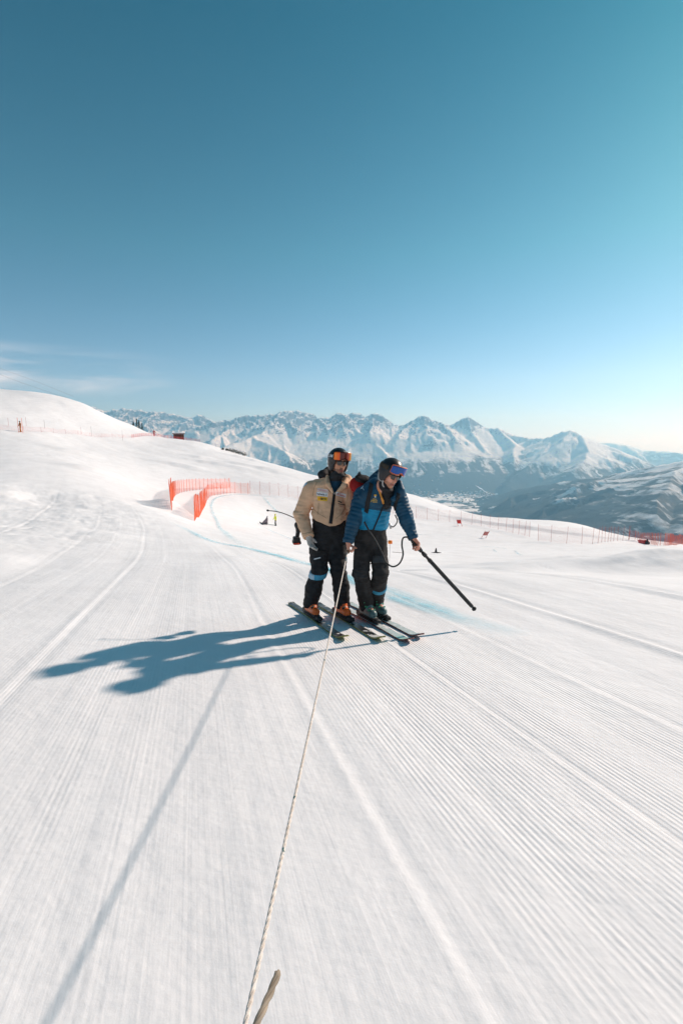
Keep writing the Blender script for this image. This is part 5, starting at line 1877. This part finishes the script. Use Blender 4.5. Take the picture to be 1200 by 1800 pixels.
sx = Vector((0.97, 0.2, -0.02)).normalized(); sy = Vector((-0.2, 0.97, -.1)).normalized()
F = Field(arr(gs) - 1.2, arr(gs) + 1.2, 0.03)
F.path([gs - sx * 7 * k + Vector((0, 0, .35)), gs - sx * 3 * k + Vector((0, 0, .14)), gs + sx * 5 * k + Vector((0, 0, .12))], [.07, .13, .15], .08, flat=((0, 0, 1), .6))
link('hull', F.mesh('hull'), plain('grey_sled', (0.14, 0.15, 0.16), 0.6), sled)
F = Field(arr(gs) - 1.2, arr(gs) + 1.2, 0.03)
F.path([gs - sx * 1.5 * k + Vector((0, 0, .25)), gs + sx * 4 * k + Vector((0, 0, .55)), gs + sx * 6.2 * k + Vector((0, 0, .98))], [.12, .13, .05], .1)
F.cone(gs + sx * 5 * k + Vector((0, 0, .15)), gs + sx * 5.6 * k + Vector((0, 0, .8)), .13, .06, .1)
F.wrinkle(.05, 9, 2)
link('cover', F.mesh('cover'), plain('dull_plum_cover', (0.20, 0.17, 0.19), 0.8, 0, 0.4), sled)
tube('pull_rope', [gs + sx * 5 * k + Vector((0, 0, .1)), gy + Vector((0, 0, .12))], 0.03, plain('grey_cord', (.2, .24, .25), .8), sled, 6)
go = atD(37, 757, 98); go.z = ground(go.x, go.y)
small_person(go, 1.85, (-0.5, -0.8, 0), BROWN, BROWN, POLE_D, 'person in orange-brown clothes on the left hillside between two orange poles')
for px in (33, 40.5):
    p = atD(px, 757, 97); p.z = ground(p.x, p.y)
    o = link('gate_pole', pole_mesh(2.5, 0.035), POLE_O)
    o.location = p
    tag(o, 'orange pole left of the person on the hillside' if px < 36 else 'orange pole right of the person on the hillside', 'pole', 'orange poles on the hillside')
for px, hh in ((80, 2.0), (143, 1.9), (161, 2.8), (215, 3.0), (17, 1.6), (48, 2.0)):
    p = atD(px, 760, 104 + px * 0.1); p.z = ground(p.x, p.y)
    o = link('marker_pole', pole_mesh(hh * .85, 0.02), POLE_R if px in (17, 48, 143) else POLE_D)
    o.location = p
    lab = {80: 'thin dark pole on the hillside, second right of the orange poles', 143: 'short reddish pole in the middle of the hillside', 161: 'tall thin dark pole standing next to the short reddish pole',
           215: 'tallest thin dark pole, at the foot of the left hill', 17: 'leftmost thin reddish pole on the hillside', 48: 'thin reddish pole directly right of the orange poles'}[px]
    tag(o, lab, 'pole', 'thin poles on the hillside')
gp_ = atD(272, 775, 150); gp_.z = ground(gp_.x, gp_.y)
small_person(gp_, 1.9, (0.4, -0.9, 0), REDJ, REDJ, POLE_D, 'distant person in dark red standing on the plateau left of the hut')
# little hut on the plateau
hb = atD(315, 777, 165); hb.z = ground(hb.x, hb.y)
hut = empty('hut', hb)
tag(hut, 'small open brown hut with snowy roof on the plateau behind the red net', 'hut')
def boxm(name, c, half, mat, parent, rz=0.0):
    V = []
    for z in (-1, 1):
        for x, y in ((-1, -1), (1, -1), (1, 1), (-1, 1)):
            lx, ly = x * half[0], y * half[1]
            V.append((c[0] + lx * math.cos(rz) - ly * math.sin(rz), c[1] + lx * math.sin(rz) + ly * math.cos(rz), c[2] + z * half[2]))
    me = mesh_from(name, V, [(3, 2, 1, 0), (4, 5, 6, 7), (0, 1, 5, 4), (1, 2, 6, 5), (2, 3, 7, 6), (3, 0, 4, 7)])
    return link(name, me, mat, parent)
WOOD = plain('red_brown_wood', (0.16, 0.06, 0.04), 0.8, 0, 0.3)
rz = 0.3
for x in (-1.55, -0.5, 0.5, 1.55):
    for y in (-0.8, 0.8):
        boxm('post', hb + Vector((x * math.cos(rz) - y * math.sin(rz), x * math.sin(rz) + y * math.cos(rz), 0.85)), (0.1, 0.1, 1.05), WOOD, hut, rz)
boxm('front_wall', hb + Vector((0.24, -0.76, 0.5)), (1.45, 0.05, 0.62), WOOD, hut, rz)
boxm('back_wall', hb + Vector((-0.24, 0.76, 0.9)), (1.45, 0.05, 0.98), WOOD, hut, rz)
boxm('roof', hb + Vector((0, 0, 2.02)), (2.0, 1.2, 0.10), WOOD, hut, rz)
boxm('roof_snow', hb + Vector((0, 0, 2.235)), (1.95, 1.15, 0.11), plain('roof_snow', (0.85, 0.85, 0.87), 0.8), hut, rz)
# snow-covered shed on the right knoll
sh = on_ground(1016, 919, 60, 180)
shed = empty('shed', sh)
tag(shed, 'low snow-covered shed on the crest of the right snow knoll', 'shed')
boxm('wall', sh + Vector((0, 1, 0.1)), (2.0, 1.0, 0.55), plain('shed_wood', (0.10, 0.09, 0.08), 0.8), shed, 0.2)
F = Field(arr(sh) + np.array([-3.2, -1.2, 0]), arr(sh) + np.array([3.2, 3.2, 2]), 0.08)
F.ell(sh + Vector((0, 1, .72)), (2.5, 1.4, .36), None, .1)
F.wrinkle(.08, 4, 5)
link('roof_snow', F.mesh('roof_snow'), bpy.data.materials['roof_snow'], shed)

# race gates
def race_gate(px, py, label, tilt, panel, size=1.0):
    g = on_ground(px, py, 10, 140)
    root = empty('race_gate', g)
    tag(root, label, 'race gate', 'red gates on the far piste')
    for s in (-0.38, 0.38):
        o = link('pole', pole_mesh(1.5 * size, 0.03), POLE_R, None)
        o.parent = root
        o.location = (s * size, 0, 0)
        o.rotation_euler = (0, tilt, 0)
    n = 8
    V = []; Fc = []
    for j in range(5):
        for i in range(n + 1):
            x = (-0.38 + 0.76 * i / n) * size
            z = (0.55 + 0.75 * j / 4) * size
            V.append((x + math.sin(tilt) * z, 0.05 * math.sin(i * 1.3 + j), z * math.cos(tilt)))
    for j in range(4):
        for i in range(n):
            a = j * (n + 1) + i
            Fc.append((a, a + 1, a + n + 2, a + n + 1))
    me = mesh_from('panel', V, Fc)
    smooth(me)
    o = link('panel', me, panel)
    o.parent = root
    md = o.modifiers.new('thickness', 'SOLIDIFY'); md.thickness = 0.015
    return root
REDF = plain('red_flag', (0.80, 0.06, 0.05), 0.7)
race_gate(808, 925, 'bright red gate panel in front of the net right of the blue sleeve', -0.25, REDF, 0.85)
race_gate(849, 946, 'small red and white gate panel leaning on the far piste', 0.45, plain('faded_red_flag', (0.85, 0.25, 0.22), 0.7, 0, 0.5), 0.75)
# orange-topped marker stick
mk = on_ground(684, 986, 5, 60)
st = empty('marker_stick', mk)
tag(st, 'thin white stick with an orange foam top right of the black trousers', 'marker')
k = mk.length / 800
tube('stick', [mk - Vector((0, 0, .1)), mk + Vector((0.02, 0, 34 * k))], 0.012, plain('white_stick', (0.7, 0.7, 0.7), 0.5), st, 6)
tube('foam_top', [mk + Vector((0.02, 0, 31 * k)), mk + Vector((0.02, 0, 31.5 * k)), mk + Vector((0.02, 0, 36.5 * k)), mk + Vector((0.02, 0, 37 * k))], [.02, 3.9 * k, 3.9 * k, .02], plain('orange_foam', (0.85, 0.20, 0.01), 0.7), st, 10)
# small black ground stake with cross feet
bs = on_ground(766, 972, 5, 80)
k = bs.length / 800
stk = empty('ground_stake', bs)
tag(stk, 'small black stake with flat cross feet lying on the piste beyond the lance', 'stake')
tube('upright', [bs, bs + Vector((-.02, 0, 4 * k)), bs + Vector((0, 0, 8.5 * k))], [2.4 * k, 1.8 * k, 0.8 * k], RUBBER, stk, 8)
for a, L in ((0.1, 9), (2.2, 6), (3.3, 9), (5.0, 6)):
    tube('foot', [bs + Vector((0, 0, .03)), bs + Vector((math.cos(a) * L * k, math.sin(a) * L * k, .03 - SL * math.sin(a) * L * k))], [1.2 * k, .5 * k], RUBBER, stk, 6)
lp = [on_ground(x, y, 5, 80) + Vector((0, 0, .03)) for x, y in ((689, 971), (708, 972.5))]
tag(tube('thin_rod', lp, 0.016, POLE_D, None, 6), 'thin dark rod lying on the piste behind the hose loop', 'rod')
bb = on_ground(1137, 957, 30, 110)
k = bb.length / 800
F = Field(arr(bb) - .8, arr(bb) + .8, 0.025)
F.ell(bb + Vector((0, 0, 2 * k)), (3.2 * k, 2.5 * k, 2.4 * k), None, .05)
F.ell(bb + Vector((-1.0 * k, 0, 5 * k)), (1.3 * k, 1.2 * k, 3.2 * k), None, .05)
F.wrinkle(.02, 22, 3)
tag(link('bundle', F.mesh('bundle'), plain('dark_bundle', (0.05, 0.05, 0.055), 0.8)), 'small dark bundle on the snow in front of the dense red net', 'bundle')

# ------------------------------------------------------------------ dwarf pines and larches
LEAF = plain('pine_needles', (0.030, 0.042, 0.026), 0.8, 0, 0.5)
BARK = plain('bark', (0.07, 0.05, 0.04), 0.9, 0, 0.3)
def needles(name, centre, rx, rz_, n, size, mat, parent, seed, cone=False):
    r = random.Random(seed)
    V = []; Fc = []
    for i in range(n):
        if cone:
            t_ = r.random() ** 0.8
            rad = rx * (1 - t_) * (0.35 + 0.65 * math.sqrt(r.random())) * (0.75 + 0.5 * abs(math.sin(t_ * 19 + seed)))
            a = r.uniform(0, 6.28)
            c = Vector(centre) + Vector((math.cos(a) * rad, math.sin(a) * rad, t_ * rz_))
        else:
            v = Vector((r.gauss(0, 1), r.gauss(0, 1), abs(r.gauss(0, 1)))).normalized() * (0.55 + 0.45 * r.random())
            lump = 0.8 + 0.35 * math.sin(v.x * 5 + seed) * math.sin(v.y * 6)
            c = Vector(centre) + Vector((v.x * rx * lump, v.y * rx * lump, v.z * rz_ * lump))
        d1 = Vector((r.gauss(0, 1), r.gauss(0, 1), r.gauss(0, .6))).normalized() * size * r.uniform(.6, 1.4)
        d2 = Vector((r.gauss(0, 1), r.gauss(0, 1), r.gauss(0, .6))).normalized() * size * .45
        b = len(V)
        V += [c - d1, c + d2, c + d1, c - d2]
        Fc.append((b, b + 1, b + 2, b + 3))
    me = mesh_from(name, V, Fc)
    return link(name, me, mat, parent)
sr = random.Random(3)
shr = [(392, 799, 152, .55), (399, 800, 155, .7), (405, 801.5, 158, .95), (411, 803, 158, 1.15), (417, 804.5, 158, 1.0), (423, 806, 158, 1.2), (430, 808, 157, 1.25)]
nm = ['leftmost and lowest', 'second from left', 'third from left', 'fourth and middle', 'third from right', 'second from right', 'rightmost and largest']
for (px, py, D, s), lab in zip(shr, nm):
    p = atD(px, py, D); p.z = ground(p.x, p.y)
    root = empty('dwarf_pine', p)
    tag(root, lab + ' of the dark dwarf pines on the snow ridge', 'shrub', 'dwarf pines on the ridge')
    needles('crown', p + Vector((0, 0, .1)), 1.0 * s, 1.25 * s, 420, .12, LEAF, root, int(px))
    tube('trunk', [p - Vector((0, 0, .3)), p + Vector((.1, 0, .8 * s))], [.07, .03], BARK, root, 6)
for (px, top, D), lab in zip(((236, 741, 322), (242, 736, 326), (246, 739, 320), (251, 744, 324)), ('leftmost', 'tallest', 'third from left', 'rightmost and shortest')):
    b = atD(px, 764, D); tp = atD(px, top, D)
    b.z = min(ground(b.x, b.y), b.z)
    root = empty('larch_tree', b)
    tag(root, lab + ' of the far larches behind the left hill', 'tree', 'far larches behind the hill')
    hgt = tp.z - b.z
    tube('trunk', [b, b + Vector((0, 0, hgt * .6)), b + Vector((.1, 0, hgt))], [.2, .12, .03], BARK, root, 6)
    needles('crown', b + Vector((0, 0, hgt * .30)), 2.0, hgt * .7, 500, .35, LEAF, root, int(px), True)
# lift cables in the upper left
for k_, (dy, lab) in enumerate(((0, 'upper thin lift cable over the left hill'), (11, 'lower thin lift cable over the left hill'))):
    tag(tube('lift_cable', spline([atD(-260, 545 + dy, 210), atD(0, 647 + dy, 205), atD(60, 669 + dy, 202), atD(130, 697 + dy * .6, 200)], 8), 0.022, POLE_D, None, 5), lab, 'cable', 'lift cables over the hill')
